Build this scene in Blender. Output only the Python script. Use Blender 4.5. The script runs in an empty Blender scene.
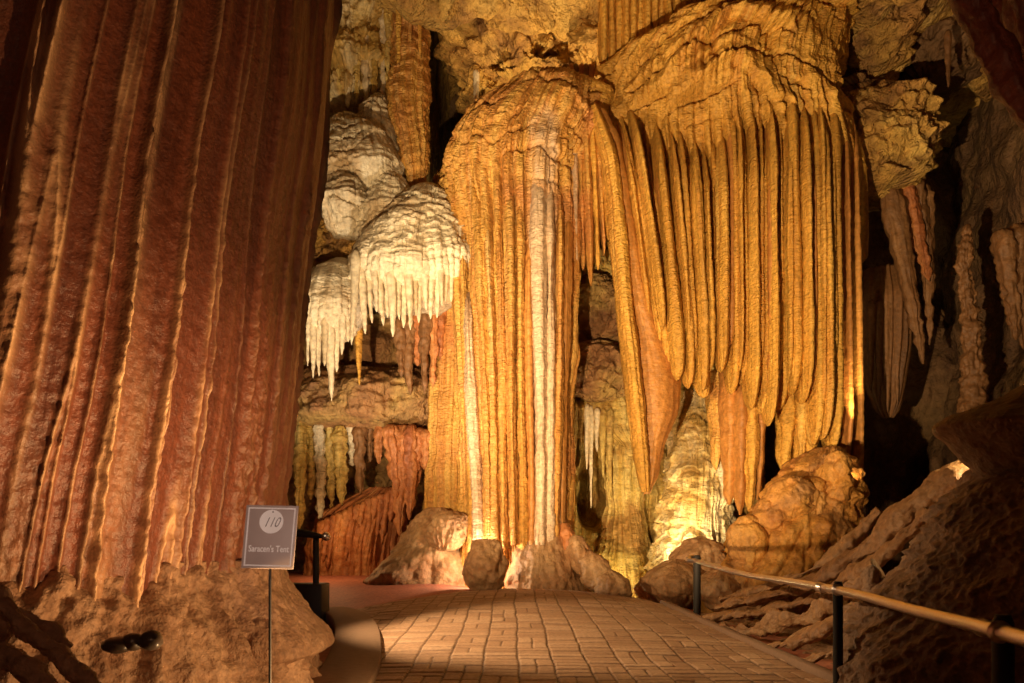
import bpy, math, random
import numpy as np
from mathutils import Vector

# ------------------------------------------------------------------ camera, world, lights, exposure
F, CZ, HY = 796.0, 1.05, 545.0            # focal length in pixels, eye height, eye-level row
SC = bpy.context.scene
COL = SC.collection
SC.view_settings.view_transform = 'Standard'
SC.view_settings.look = 'None'
SC.view_settings.gamma = 1.0
SC.view_settings.use_curve_mapping = False
SC.view_settings.exposure = 0.0
cd = bpy.data.cameras.new('camera'); cam = bpy.data.objects.new('camera', cd); COL.objects.link(cam)
cd.sensor_width = 36; cd.lens = F * 36 / 1024; cd.shift_y = (HY - 341.5) / 1024
cam.location = (0, 0, CZ); cam.rotation_euler = (math.pi / 2, 0, 0)
cd.dof.use_dof = True; cd.dof.focus_distance = 13.5; cd.dof.aperture_fstop = 7.0
cd.clip_start = 0.05; cd.clip_end = 200
SC.camera = cam
W = bpy.data.worlds.new('world'); SC.world = W; W.use_nodes = True
W.node_tree.nodes['Background'].inputs[0].default_value = (1.0, 0.62, 0.38, 1)
W.node_tree.nodes['Background'].inputs[1].default_value = 0.02

WARM = (1.0, 0.69, 0.36)
AMBER = (1.0, 0.60, 0.26)
RED = (1.0, 0.46, 0.24)
PALE = (1.0, 0.82, 0.58)


def lamp(kind, loc, power, color, radius=0.15, target=None, angle=90, blend=0.6):
    l = bpy.data.lights.new('cave_or_fill_lamp', kind); o = bpy.data.objects.new('cave_or_fill_lamp', l); COL.objects.link(o)
    o.location = loc; l.energy = power; l.color = color; l.shadow_soft_size = radius
    if kind == 'SPOT':
        l.spot_size = math.radians(angle); l.spot_blend = blend
    if target is not None:
        o.rotation_euler = (Vector(target) - Vector(loc)).to_track_quat('-Z', 'Y').to_euler()
    return o


# lamps hidden behind the rocks and along the walkway, as in a show cave, plus added fill spots
lamp('SPOT', (-2.75, 8.2, 1.60), 2050, WARM, 0.06, (0.9, 14.5, 5.8), 94)           # behind the great left column, onto column, roof and drapery
lamp('SPOT', (-0.9, 3.4, 0.25), 6600, WARM, 0.06, (2.9, 14.5, 5.8), 54)           # low by the walkway, onto the drapery
lamp('SPOT', (-0.62, 3.08, 0.12), 360, AMBER, 0.02, (-1.6, 3.9, 2.3), 104, 0.9)     # at the foot of the left column, up its ribs
lamp('SPOT', (1.6, 3.5, 0.10), 580, AMBER, 0.03, (-1.7, 4.9, 0.8), 56)           # low at the right of the walkway, across the left column
lamp('SPOT', (-2.7, 7.9, 2.4), 900, WARM, 0.04, (1.0, 8.7, 0.0), 74)             # behind the left column, down across the walkway
lamp('POINT', (-0.58, 13.98, 0.80), 70, PALE, 0.05)                              # behind the stones at the column foot
lamp('POINT', (1.9, 16.5, 0.32), 45, (1.0, 0.76, 0.32), 0.05)                     # behind the stepped stones, onto the back flowstone
lamp('SPOT', (2.75, 14.95, 0.40), 360, (1.0, 0.78, 0.38), 0.05, (3.4, 17.0, 3.6), 100)                  # behind the boulders, up the back flowstone
lamp('SPOT', (3.4, 15.35, 0.50), 130, (1.0, 0.80, 0.42), 0.06, (2.6, 18.4, 4.6), 120)   # behind the boulders, onto the back flowstone
lamp('POINT', (-3.6, 15.2, 1.3), 32, AMBER, 0.08)                                 # left grotto
lamp('SPOT', (-2.4, 11.6, 0.5), 1050, PALE, 0.05, (-2.2, 16, 8.6), 84)            # white canopy
lamp('SPOT', (0.6, 16.95, 9.3), 300, (1.0, 0.68, 0.31), 0.08, (0.7, 16.4, 13.0), 105)  # added fill without a known source, behind the column crown, brightening the roof
lamp('POINT', (4.75, 7.55, 2.12), 75, (1.0, 0.76, 0.36), 0.04)                    # behind the right slab
lamp('SPOT', (6.0, 14.0, 3.0), 380, (1.0, 0.74, 0.30), 0.08, (7.35, 16.4, 8.9), 34)  # right ledge
lamp('SPOT', (5.6, 13.2, 2.2), 70, AMBER, 0.06, (10.0, 18.0, 5.5), 80)            # added weak fill behind the right ridge, brightening the right wall
lamp('SPOT', (0.8, -3.0, 3.2), 110, RED, 0.4, (-2.6, 5.0, 3.0), 70)               # passage behind the camera
lamp('SPOT', (-0.6, -2.0, 2.6), 260, RED, 0.3, (3.6, 5.0, 4.8), 26)                # added unseen fill behind the camera, brightening the near drape
lamp('SPOT', (0.2, -1.2, 1.5), 300, (1.0, 0.74, 0.60), 0.1, (-0.912, 3.0, 1.09), 9, 1.0)  # added narrow fill beside the camera, brightening the sign

RNG = random.Random(7)
NR = np.random.default_rng(11)

# ------------------------------------------------------------------ numeric helpers
_perm = NR.permutation(256).astype(np.int64); _perm = np.concatenate([_perm, _perm, _perm])
_g = NR.normal(size=(256, 3)); _g /= np.linalg.norm(_g, axis=1)[:, None]


def noise(p):
    """gradient noise, about -1..1, p is (N, 3)"""
    p = np.asarray(p, float); i = np.floor(p).astype(np.int64); f = p - i; i &= 255
    u = f * f * f * (f * (f * 6 - 15) + 10)
    out = 0
    for dx in (0, 1):
        wx = u[:, 0] if dx else 1 - u[:, 0]
        for dy in (0, 1):
            wy = u[:, 1] if dy else 1 - u[:, 1]
            for dz in (0, 1):
                wz = u[:, 2] if dz else 1 - u[:, 2]
                h = _perm[_perm[_perm[i[:, 0] + dx] + i[:, 1] + dy] + i[:, 2] + dz]
                gv = _g[h]
                out = out + wx * wy * wz * (gv[:, 0] * (f[:, 0] - dx) + gv[:, 1] * (f[:, 1] - dy) + gv[:, 2] * (f[:, 2] - dz))
    return np.clip(out * 1.6, -1, 1)


def fbm(p, oct=4, gain=0.5):
    s, a = 0, 1.0
    for k in range(oct):
        s = s + a * noise(p * 2.03 ** k + 17.3 * k); a *= gain
    return s


def ridged(p, oct=3, power=1.0):
    s, a = 0, 1.0
    for k in range(oct):
        s = s + a * (1 - np.abs(noise(p * 2.03 ** k + 9.1 * k))) ** power; a *= 0.5
    return s


def pchip(x, y, xn):
    x = np.asarray(x, float); y = np.asarray(y, float)
    if len(x) == 2: return np.interp(xn, x, y)
    h = np.diff(x); dl = np.diff(y) / h; m = np.zeros_like(y)
    for k in range(1, len(x) - 1):
        if dl[k - 1] * dl[k] > 0:
            w1 = 2 * h[k] + h[k - 1]; w2 = h[k] + 2 * h[k - 1]
            m[k] = (w1 + w2) / (w1 / dl[k - 1] + w2 / dl[k])
    m[0] = dl[0]; m[-1] = dl[-1]
    j = np.clip(np.searchsorted(x, xn) - 1, 0, len(x) - 2); t = (xn - x[j]) / h[j]
    return ((2 * t ** 3 - 3 * t ** 2 + 1) * y[j] + (t ** 3 - 2 * t ** 2 + t) * h[j] * m[j]
            + (-2 * t ** 3 + 3 * t ** 2) * y[j + 1] + (t ** 3 - t ** 2) * h[j] * m[j + 1])


def smooth(a, b, x):
    t = np.clip((x - a) / (b - a), 0, 1); return t * t * (3 - 2 * t)


def P(px, py, d):
    return np.array([(px - 512) / F * d, d, CZ + (HY - py) / F * d])


def D(flute=None, flute2=None, lump=None, lump2=None, terr=None, terr2=None, crack=None, groove=None, seed=0.0):
    """displacement recipe in metres: flutes run down the flow, lumps are isotropic, terraces are drip lips"""
    def f(q, p):
        o = 0
        for k, fl in enumerate((flute, flute2)):
            if fl:
                amp, fr, zf, pw = fl
                w = q * np.array([fr, fr, zf]) + seed + 31 * k
                o = o + amp * ((1 - np.abs(noise(w))) ** pw + 0.5 * (1 - np.abs(noise(w * np.array([2.1, 2.1, 2.1]) + 5))) ** pw - 0.6)
        for k, lu in enumerate((lump, lump2)):
            if lu:
                o = o + lu[0] * fbm(p * lu[1] + seed + 7 * k, 4)
        for k, te in enumerate((terr, terr2)):
            if te:
                amp, per, warp, wf = te
                t = p[:, 2] * per + warp * fbm(p * np.array([wf, wf, wf * 0.6]) + seed + 3 + 11 * k, 3)
                t = t - np.floor(t)
                gate = smooth(-0.35, 0.25, noise(p * 1.1 + seed + 40 + k))
                o = o + amp * gate * ((1 - t) ** 1.6 * smooth(0, 0.14, t) - 0.3)
        if crack:          # narrow dark clefts down the flow
            amp, fr, zf = crack
            w = q * np.array([fr, fr, zf]) + seed + 77
            o = o - amp * (1 - np.abs(noise(w))) ** 14 * smooth(-.3, .2, noise(p * np.array([1.5, 1.5, .7]) + seed))
        if groove:         # thin curved clefts under drip lips
            amp, per, warp, wf = groove
            t = p[:, 2] * per + warp * fbm(p * np.array([wf, wf, wf * .4]) + seed + 91, 3); t = t - np.floor(t); t = np.minimum(t, 1 - t)
            o = o - amp * smooth(.16, 0, t) * smooth(-.15, .2, noise(p * np.array([1.3, 1.3, 2.0]) + seed + 5))
        return o
    return f


def imprint(p, ridges, bend=1.0, up=40, dn=50, wide=1.05):
    """how far each point lies on the upward continuation of hanging folds (0..1); ridges are (x0, y0, x1, y1, half width)"""
    px = 512 + F * p[:, 0] / p[:, 1]; py = HY - (p[:, 2] - CZ) * F / p[:, 1]; best = np.zeros(len(p))
    for k, (x0, y0, x1, y1, hw) in enumerate(ridges):
        sk = np.clip((py - y0) / (y1 - y0), 0, 1); u = (px - (x0 + (x1 - x0) * sk ** bend)) / (hw * wide)
        best = np.maximum(best, np.sqrt(np.clip(1 - u * u, 0, 1)) * smooth(y0 - up * (.7 + .3 * (k % 3)), y0 + dn, py))
    return best


# ------------------------------------------------------------------ mesh builders (return vertices, quads, flow)
def ring_faces(nv, nu, caps=True):
    i = np.arange(nv - 1)[:, None] * nu; j = np.arange(nu)[None, :]; j2 = (j + 1) % nu
    return np.stack([i + j, i + nu + j, i + nu + j2, i + j2], -1).reshape(-1, 4)


def tube(rows, nu=48, dv=4.0, disp=None, front=0.6, ys=None, fade=0.0, twist=0.0):
    """upright closed form: rows are (row py, left px, right px, distance, half depth in metres)"""
    R = np.array(sorted(rows), float)
    if ys is None:
        ys = []; y = R[0, 0]
        while y < R[-1, 0]:
            ys.append(y); y += dv if -30 <= y <= 700 else dv * 6
        ys.append(R[-1, 0]); ys = np.array(ys)
    xl, xr, d, b = (pchip(R[:, 0], R[:, k], ys) for k in (1, 2, 3, 4))
    a = np.maximum((xr - xl) / 2 / F * d, 0.003); b = np.maximum(b, 0.003); cx = ((xl + xr) / 2 - 512) / F * d
    z = CZ + (HY - ys) / F * d
    nf = int(nu * front); th = np.concatenate([np.linspace(0, math.pi, nf, endpoint=False), np.linspace(math.pi, 2 * math.pi, nu - nf, endpoint=False)])
    c, s = np.cos(th), np.sin(th); nv = len(ys)
    p = np.empty((nv, nu, 3))
    p[..., 0] = cx[:, None] + a[:, None] * c; p[..., 1] = d[:, None] - b[:, None] * s; p[..., 2] = z[:, None]
    am, bm = a.max() * 0.5 + a.mean() * 0.5, b.max() * 0.5 + b.mean() * 0.5
    q = np.empty_like(p); q[..., 0] = am * c + cx.mean(); q[..., 1] = d.mean() - bm * s; q[..., 2] = z[:, None]
    n = np.stack([b[:, None] * c, -a[:, None] * s, np.zeros((nv, nu))], -1); n /= np.linalg.norm(n, axis=-1)[..., None] + 1e-9
    p = p.reshape(-1, 3); q = q.reshape(-1, 3)
    if disp:
        o = disp(q, p).reshape(nv, nu)
        sc = np.clip(np.minimum(a, b) / (0.35 * min(am, bm)), 0, 1)[:, None]
        p = p + (n * (o * sc)[..., None]).reshape(-1, 3)
    f = ring_faces(nv, nu)
    top, bot = p[:nu].mean(0), p[-nu:].mean(0); N = len(p)
    p = np.vstack([p, top, bot]); q = np.vstack([q, q[:nu].mean(0), q[-nu:].mean(0)])
    j = np.arange(nu); j2 = (j + 1) % nu
    tris = np.vstack([np.stack([np.full(nu, N), j, j2], -1), np.stack([np.full(nu, N + 1), N - nu + j2, N - nu + j], -1)])
    return p, f, tris, q


def blob(px, py, d, w, h, b, nu=64, nr=40, disp=None, lean=0.0, base=1.0, sq=1.0):
    """boulder: centre px, centre py, width and height in pixels at distance d, half depth in metres"""
    ph = np.linspace(0, math.pi * base, nr); rows = []
    ys = py - h / 2 * np.cos(ph)
    hw = w / 2 * np.sin(np.clip(ph, 0.03, math.pi - 0.03)) ** sq
    for y, k, t in zip(ys, hw, ph):
        rows.append((y, px + lean * (y - py) - k, px + lean * (y - py) + k, d, b * k / (w / 2)))
    return tube(rows, nu=nu, ys=ys, disp=disp)


def limb(pts, nu=20, step=0.05, disp=None, flat=1.0):
    """swept form through (px, py, d, half width in pixels)"""
    A = np.array([list(P(x, y, d)) + [r / F * d] for x, y, d, r in pts])
    return sweep(A, nu, step, disp, flat)


def sweep(A, nu=16, step=0.05, disp=None, flat=1.0):
    A = np.array(A, float); L = np.concatenate([[0], np.cumsum(np.linalg.norm(np.diff(A[:, :3], axis=0), axis=1))])
    t = np.linspace(0, L[-1], max(3, int(L[-1] / step)))
    C = np.stack([pchip(L, A[:, k], t) for k in range(3)], -1); r = pchip(L, A[:, 3], t)
    T = np.gradient(C, axis=0); T /= np.linalg.norm(T, axis=1)[:, None] + 1e-9
    up = np.array([0.02, -1.0, 0.05]) if abs(T[:, 1]).mean() < 0.8 else np.array([0, 0, 1.0])
    S = np.cross(T, up); S /= np.linalg.norm(S, axis=1)[:, None]; U = np.cross(S, T)
    th = np.linspace(0, 2 * math.pi, nu, endpoint=False); c, s = np.cos(th), np.sin(th)
    n = S[:, None] * c[None, :, None] + U[:, None] * s[None, :, None] * flat
    p = C[:, None] + n * r[:, None, None]; nv = len(t)
    q = np.empty_like(p); rm = r.mean()
    q[..., 0] = c * rm + C[0, 0]; q[..., 1] = s * rm + C[0, 1]; q[..., 2] = t[:, None]
    p = p.reshape(-1, 3); q = q.reshape(-1, 3)
    if disp:
        o = disp(q, p).reshape(nv, nu) * np.clip(r / (0.4 * rm), 0, 1)[:, None]
        p = p + (n * o[..., None]).reshape(-1, 3)
    f = ring_faces(nv, nu); N = len(p); j = np.arange(nu); j2 = (j + 1) % nu
    p2 = np.vstack([p, p[:nu].mean(0), p[-nu:].mean(0)]); q2 = np.vstack([q, q[:nu].mean(0), q[-nu:].mean(0)])
    tris = np.vstack([np.stack([np.full(nu, N), j, j2], -1), np.stack([np.full(nu, N + 1), N - nu + j2, N - nu + j], -1)])
    return p2, f, tris, q2


def grid(fn, us, vs):
    U, V = np.meshgrid(us, vs); p = fn(U.ravel(), V.ravel()); nu, nv = len(us), len(vs)
    i = np.arange(nv - 1)[:, None] * nu; j = np.arange(nu - 1)[None, :]
    f = np.stack([i + j, i + j + 1, i + nu + j + 1, i + nu + j], -1).reshape(-1, 4)
    return p, f, np.zeros((0, 3), int), p.copy()


def stal(px, y0, y1, w, d, b=None, lean=0.0, seed=0.0, amp=0.012, nu=18):
    """one stalactite: px at its root, rows y0..y1, root width in pixels"""
    r = w / 2; h = y1 - y0; b = b or r / F * d
    rows = []
    for t, k in ((0, 0.30), (0.06, 0.85), (0.12, 1.0), (0.25, 0.88), (0.55, 0.64), (0.8, 0.40), (0.94, 0.22), (1.0, 0.05)):
        c = px + lean * t * h + math.sin(seed * 3 + t * 5) * w * 0.05
        rows.append((y0 + t * h, c - r * k, c + r * k, d, b * k))
    return tube(rows, nu=nu, dv=max(1.5, h / 40), disp=D(flute=(amp, 9, 0.8, 1), lump=(amp, 7), seed=seed), front=0.6)


# ------------------------------------------------------------------ linking helpers
def obj(name, geo, mat, parent=None, base=None, smooth_shade=True, attrs=None):
    p, f4, f3, q = geo
    me = bpy.data.meshes.new(name); n4, n3 = len(f4), len(f3)
    org = np.zeros(3)
    if parent is not None: org = np.array(parent.matrix_world.translation if parent.parent is None else parent['_o'])
    if parent is None:
        org = np.array(base) if base is not None else np.array([p[:, 0].mean(), p[:, 1].mean(), p[:, 2].min()])
    me.vertices.add(len(p)); me.vertices.foreach_set('co', (p - org).astype(np.float32).ravel())
    loops = np.concatenate([np.asarray(f4, np.int32).ravel(), np.asarray(f3, np.int32).ravel()])
    me.loops.add(len(loops)); me.loops.foreach_set('vertex_index', loops)
    me.polygons.add(n4 + n3)
    st = np.concatenate([np.arange(n4) * 4, n4 * 4 + np.arange(n3) * 3]).astype(np.int32)
    me.polygons.foreach_set('loop_start', st)
    me.update(calc_edges=True); me.validate()
    me.polygons.foreach_set('use_smooth', np.full(len(me.polygons), smooth_shade))
    at = me.attributes.new('flow', 'FLOAT_VECTOR', 'POINT'); at.data.foreach_set('vector', q.astype(np.float32).ravel())
    for k, v in (attrs or {}).items():
        at = me.attributes.new(k, 'FLOAT', 'POINT'); at.data.foreach_set('value', v.astype(np.float32))
    me.materials.append(mat)
    o = bpy.data.objects.new(name, me); COL.objects.link(o)
    if parent is not None: o.parent = parent
    else: o.location = org
    return o


def obj_sub(name, geo, mat, part, thing_o, smooth_shade=True):
    """a sub-part: child of a part whose own origin is the thing's origin"""
    part['_o'] = tuple(thing_o.location)
    o = obj(name, geo, mat, part, smooth_shade=smooth_shade)
    del part['_o']
    return o


def tag(o, label, cat, group=None):
    o['label'] = label; o['category'] = cat
    if group: o['group'] = group
    return o


def thing(name, label, cat, loc, group=None):
    o = bpy.data.objects.new(name, None); COL.objects.link(o); o.location = tuple(float(v) for v in loc)
    o.empty_display_size = 0.2
    bpy.context.view_layer.update()
    return tag(o, label, cat, group)


def struct(name, geo, mat, base=(0, 0, 0), attrs=None):
    o = obj(name, geo, mat, None, base, attrs=attrs); o['kind'] = 'structure'; return o


def box_geo(c, sx, sy, sz, rot=None, bev=0.0):
    import bmesh
    bm = bmesh.new(); bmesh.ops.create_cube(bm, size=1)
    bmesh.ops.scale(bm, vec=(sx, sy, sz), verts=bm.verts)
    if bev: bmesh.ops.bevel(bm, geom=list(bm.edges), offset=bev, segments=2, affect='EDGES', profile=0.5)
    bmesh.ops.triangulate(bm, faces=bm.faces)
    p = np.array([v.co[:] for v in bm.verts]); bm.verts.index_update()
    f = np.array([[v.index for v in x.verts] for x in bm.faces]); bm.free()
    if rot is not None: p = p @ np.array(rot).T
    p = p + np.array(c)
    return p, np.zeros((0, 4), int), f, p.copy()


# ------------------------------------------------------------------ materials
def rock(name, cols, sf=6.0, sz=0.35, mottle=None, mf=1.2, rough=0.55, bump=0.6, bs=(14, 1.0), grain=22.0, tz=None, dist=0.03, spec=0.4, gz=1.0, crest=None):
    """limestone: cols blend down the flow streaks; mottle is a second mineral colour in isotropic patches;
    bs is streak bump frequency (across, along), tz a micro-terrace frequency"""
    m = bpy.data.materials.new(name); m.use_nodes = True; nt = m.node_tree; N = nt.nodes; L = nt.links
    bs_ = N['Principled BSDF']; bs_.inputs['Roughness'].default_value = rough; bs_.inputs['Specular IOR Level'].default_value = spec
    fl = N.new('ShaderNodeAttribute'); fl.attribute_name = 'flow'
    ge = N.new('ShaderNodeNewGeometry')

    def nz(vec, scale, detail=4, dist_=0.0, rough_=0.55):
        mp = N.new('ShaderNodeMapping'); mp.inputs['Scale'].default_value = scale; L.new(vec, mp.inputs['Vector'])
        n = N.new('ShaderNodeTexNoise'); n.inputs['Scale'].default_value = 1; n.inputs['Detail'].default_value = detail
        n.inputs['Distortion'].default_value = dist_; n.inputs['Roughness'].default_value = rough_
        L.new(mp.outputs[0], n.inputs['Vector']); return n.outputs['Fac']

    st = nz(fl.outputs['Vector'], (sf, sf, sz), 5)
    rp = N.new('ShaderNodeValToRGB'); el = rp.color_ramp.elements
    pos = np.linspace(0.30, 0.70, len(cols))
    el[0].position = pos[0]; el[0].color = (*cols[0], 1); el[1].position = pos[-1]; el[1].color = (*cols[-1], 1)
    for c, x in zip(cols[1:-1], pos[1:-1]):
        e = el.new(float(x)); e.color = (*c, 1)
    L.new(st, rp.inputs[0]); col = rp.outputs[0]
    if mottle:
        mo = nz(ge.outputs['Position'], (mf, mf, mf), 5, 0.6)
        mr = N.new('ShaderNodeMapRange'); mr.inputs[1].default_value = 0.47; mr.inputs[2].default_value = 0.66; L.new(mo, mr.inputs[0])
        mx = N.new('ShaderNodeMix'); mx.data_type = 'RGBA'; L.new(mr.outputs[0], mx.inputs['Factor']); L.new(col, mx.inputs[6]); mx.inputs[7].default_value = (*mottle, 1)
        col = mx.outputs[2]
    # speckle of value
    sp = nz(ge.outputs['Position'], (grain * .7, grain * .7, grain * .7), 3)
    mr2 = N.new('ShaderNodeMapRange'); mr2.inputs[1].default_value = 0.3; mr2.inputs[2].default_value = 0.7; mr2.inputs[3].default_value = 0.72; mr2.inputs[4].default_value = 1.22
    L.new(sp, mr2.inputs[0])
    hs = N.new('ShaderNodeHueSaturation'); L.new(mr2.outputs[0], hs.inputs['Value']); L.new(col, hs.inputs['Color'])
    col = hs.outputs[0]
    if crest:
        ca = N.new('ShaderNodeAttribute'); ca.attribute_name = 'crest'
        cm = N.new('ShaderNodeMix'); cm.data_type = 'RGBA'; L.new(ca.outputs['Fac'], cm.inputs['Factor']); L.new(col, cm.inputs[6]); cm.inputs[7].default_value = (*crest, 1); col = cm.outputs[2]
    L.new(col, bs_.inputs['Base Color'])
    # bump
    h1 = nz(fl.outputs['Vector'], (bs[0], bs[0], bs[1]), 3)
    h2 = nz(ge.outputs['Position'], (grain, grain, grain * gz), 4, 0.3)
    ad = N.new('ShaderNodeMath'); ad.operation = 'ADD'; L.new(h1, ad.inputs[0]); L.new(h2, ad.inputs[1]); h = ad.outputs[0]
    if tz:
        h3 = nz(ge.outputs['Position'], (tz * 0.28, tz * 0.28, tz), 2, 0.5)
        a2 = N.new('ShaderNodeMath'); a2.operation = 'MULTIPLY_ADD'; L.new(h3, a2.inputs[0]); a2.inputs[1].default_value = 1.3; L.new(h, a2.inputs[2]); h = a2.outputs[0]
    bp = N.new('ShaderNodeBump'); bp.inputs['Strength'].default_value = bump; bp.inputs['Distance'].default_value = dist
    L.new(h, bp.inputs['Height']); L.new(bp.outputs[0], bs_.inputs['Normal'])
    return m


def plain(name, col, rough=0.5, metal=0.0, bump=0.0, grain=60.0, spec=0.5):
    m = bpy.data.materials.new(name); m.use_nodes = True; N = m.node_tree.nodes; L = m.node_tree.links
    b = N['Principled BSDF']; b.inputs['Roughness'].default_value = rough; b.inputs['Metallic'].default_value = metal
    b.inputs['Specular IOR Level'].default_value = spec
    tc = N.new('ShaderNodeTexCoord'); n = N.new('ShaderNodeTexNoise'); n.inputs['Scale'].default_value = grain; n.inputs['Detail'].default_value = 4
    L.new(tc.outputs['Object'], n.inputs['Vector'])
    mr = N.new('ShaderNodeMapRange'); mr.inputs[3].default_value = 0.85; mr.inputs[4].default_value = 1.15; L.new(n.outputs['Fac'], mr.inputs[0])
    hs = N.new('ShaderNodeHueSaturation'); hs.inputs['Color'].default_value = (*col, 1); L.new(mr.outputs[0], hs.inputs['Value']); L.new(hs.outputs[0], b.inputs['Base Color'])
    if bump:
        bp = N.new('ShaderNodeBump'); bp.inputs['Strength'].default_value = bump; bp.inputs['Distance'].default_value = 0.01
        L.new(n.outputs['Fac'], bp.inputs['Height']); L.new(bp.outputs[0], b.inputs['Normal'])
    return m


M = {}
M['red_column'] = rock('red_ochre_flowstone', [(.065, .016, .009), (.13, .034, .018), (.18, .050, .025), (.105, .028, .015), (.22, .075, .038)], sf=4.0, sz=0.12, mottle=(.16, .045, .024), mf=0.9, crest=(.90, .55, .29), rough=0.45, bump=0.45, bs=(26, 2.2), grain=52, dist=0.02, spec=0.5)  # crest colour: pale rib crust, with the ribs' lit look painted in
M['apron'] = rock('buff_drip_crust', [(.20, .095, .05), (.32, .175, .10), (.44, .26, .155)], sf=5, sz=1.2, rough=0.6, bump=0.9, bs=(22, 6), grain=42, dist=0.02)
M['tent'] = rock('golden_drapery', [(.40, .165, .032), (.66, .33, .055), (.78, .45, .085), (.58, .265, .045), (.82, .53, .13)], sf=3.2, sz=0.10, mottle=(.54, .28, .05), mf=0.55, rough=0.5, bump=0.75, bs=(16, 0.7), grain=20, tz=30, dist=0.045)
M['tent_brown'] = rock('amber_brown_drapery', [(.36, .145, .04), (.52, .23, .055), (.62, .30, .075)], sf=3.2, sz=0.10, rough=0.5, bump=0.45, bs=(14, 0.7), grain=18, tz=22, dist=0.03)
M['column'] = rock('orange_flowstone', [(.42, .175, .035), (.62, .31, .058), (.71, .42, .105), (.54, .235, .048), (.73, .48, .17)], sf=4.5, sz=0.10, mottle=(.56, .24, .07), mf=0.6, rough=0.5, bump=0.8, bs=(18, 0.8), grain=20, tz=28, dist=0.045)
M['column_shaft'] = rock('orange_flowstone_with_pale_streak', [(.42, .175, .035), (.62, .31, .058), (.71, .42, .105), (.54, .235, .048), (.73, .48, .17)], sf=4.5, sz=0.10, mottle=(.56, .24, .07), mf=0.6, crest=(.68, .48, .30), rough=0.5, bump=0.8, bs=(18, 0.8), grain=20, tz=28, dist=0.045)
M['pale_rib'] = rock('pale_grey_flowstone', [(.52, .34, .20), (.68, .48, .30), (.76, .57, .38)], sf=5, sz=0.15, rough=0.5, bump=0.8, bs=(16, 1.5), grain=22, tz=34, dist=0.03)
M['white'] = rock('cream_flowstone', [(.50, .40, .26), (.70, .60, .42), (.80, .71, .52), (.64, .50, .32)], sf=5, sz=0.4, mottle=(.56, .40, .22), mf=0.8, rough=0.5, bump=0.8, bs=(18, 1.6), grain=20, tz=22, dist=0.035)
M['stal_cream'] = rock('cream_stalactite', [(.58, .44, .26), (.76, .64, .44), (.82, .72, .52)], sf=6, sz=0.3, rough=0.5, bump=0.5, bs=(18, 1.2), grain=22, dist=0.03)
M['yellow'] = rock('yellow_flowstone', [(.40, .24, .06), (.66, .46, .12), (.78, .60, .22), (.58, .36, .08)], sf=5, sz=0.35, mottle=(.40, .22, .06), mf=1.0, rough=0.55, bump=0.9, bs=(18, 1.6), grain=17, tz=16, dist=0.04)
M['cascade'] = rock('cream_yellow_cascade', [(.46, .30, .10), (.70, .52, .22), (.78, .66, .42), (.58, .38, .13)], sf=2.2, sz=0.5, mottle=(.56, .36, .10), mf=0.9, rough=0.5, bump=0.9, bs=(18, 1.6), grain=18, tz=18, dist=0.04)
M['brown'] = rock('brown_rock', [(.20, .095, .040), (.34, .17, .07), (.42, .22, .09)], sf=2.5, sz=1.5, mottle=(.46, .30, .10), mf=0.9, rough=0.7, bump=1.0, bs=(7, 5), grain=11, dist=0.08)
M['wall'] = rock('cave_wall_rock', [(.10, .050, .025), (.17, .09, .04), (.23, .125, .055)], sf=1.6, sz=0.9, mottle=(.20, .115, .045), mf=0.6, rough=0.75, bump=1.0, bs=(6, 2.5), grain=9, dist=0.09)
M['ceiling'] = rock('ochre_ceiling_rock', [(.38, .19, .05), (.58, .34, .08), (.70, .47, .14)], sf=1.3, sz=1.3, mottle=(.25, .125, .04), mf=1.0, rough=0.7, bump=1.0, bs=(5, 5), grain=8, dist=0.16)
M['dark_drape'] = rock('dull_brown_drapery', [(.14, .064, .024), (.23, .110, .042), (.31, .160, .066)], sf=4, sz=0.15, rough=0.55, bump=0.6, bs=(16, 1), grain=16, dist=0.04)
M['rust'] = rock('rust_drapery', [(.30, .095, .035), (.46, .17, .055), (.58, .26, .09)], sf=5, sz=0.25, rough=0.5, bump=0.8, bs=(16, 1.5), grain=16, dist=0.04)
M['mound'] = rock('tan_mound_rock', [(.28, .145, .065), (.40, .225, .10), (.50, .30, .14)], sf=3, sz=1.5, mottle=(.40, .20, .085), mf=1.3, rough=0.6, bump=0.7, bs=(10, 5), grain=18, dist=0.04)
M['mound_gold'] = rock('golden_mound_rock', [(.40, .16, .04), (.58, .27, .055), (.66, .35, .085)], sf=3, sz=1.0, mottle=(.40, .20, .07), mf=1.0, rough=0.6, bump=0.8, bs=(10, 4), grain=18, dist=0.04)
M['boulder'] = rock('dark_brown_boulder', [(.17, .085, .045), (.27, .145, .075), (.36, .21, .12)], sf=4, sz=2, rough=0.55, bump=0.8, bs=(22, 14), grain=28, dist=0.03, spec=0.5)
M['root'] = rock('ridge_flowstone', [(.19, .085, .036), (.32, .16, .07), (.44, .25, .12)], sf=4, sz=0.4, rough=0.5, bump=0.7, bs=(20, 2), grain=26, dist=0.03)
M['dark_stone'] = plain('wet_dark_stone', (.07, .045, .03), 0.35, bump=0.5, grain=25)
M['iron'] = plain('black_painted_iron', (.030, .025, .022), 0.6, 0.0, spec=0.25)
M['steel'] = plain('brushed_steel_tube', (.74, .67, .66), 0.34, 1.0)
M['concrete'] = plain('worn_concrete_kerb', (.25, .15, .095), 0.8, bump=0.6, grain=18)
M['sign'] = plain('mauve_grey_sign_face', (.42, .32, .285), 0.5, grain=12)
M['sign_white'] = plain('white_sign_paint', (.93, .88, .86), 0.5, grain=20)
M['sign_dark'] = plain('dark_sign_paint', (.14, .10, .095), 0.5)
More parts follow.
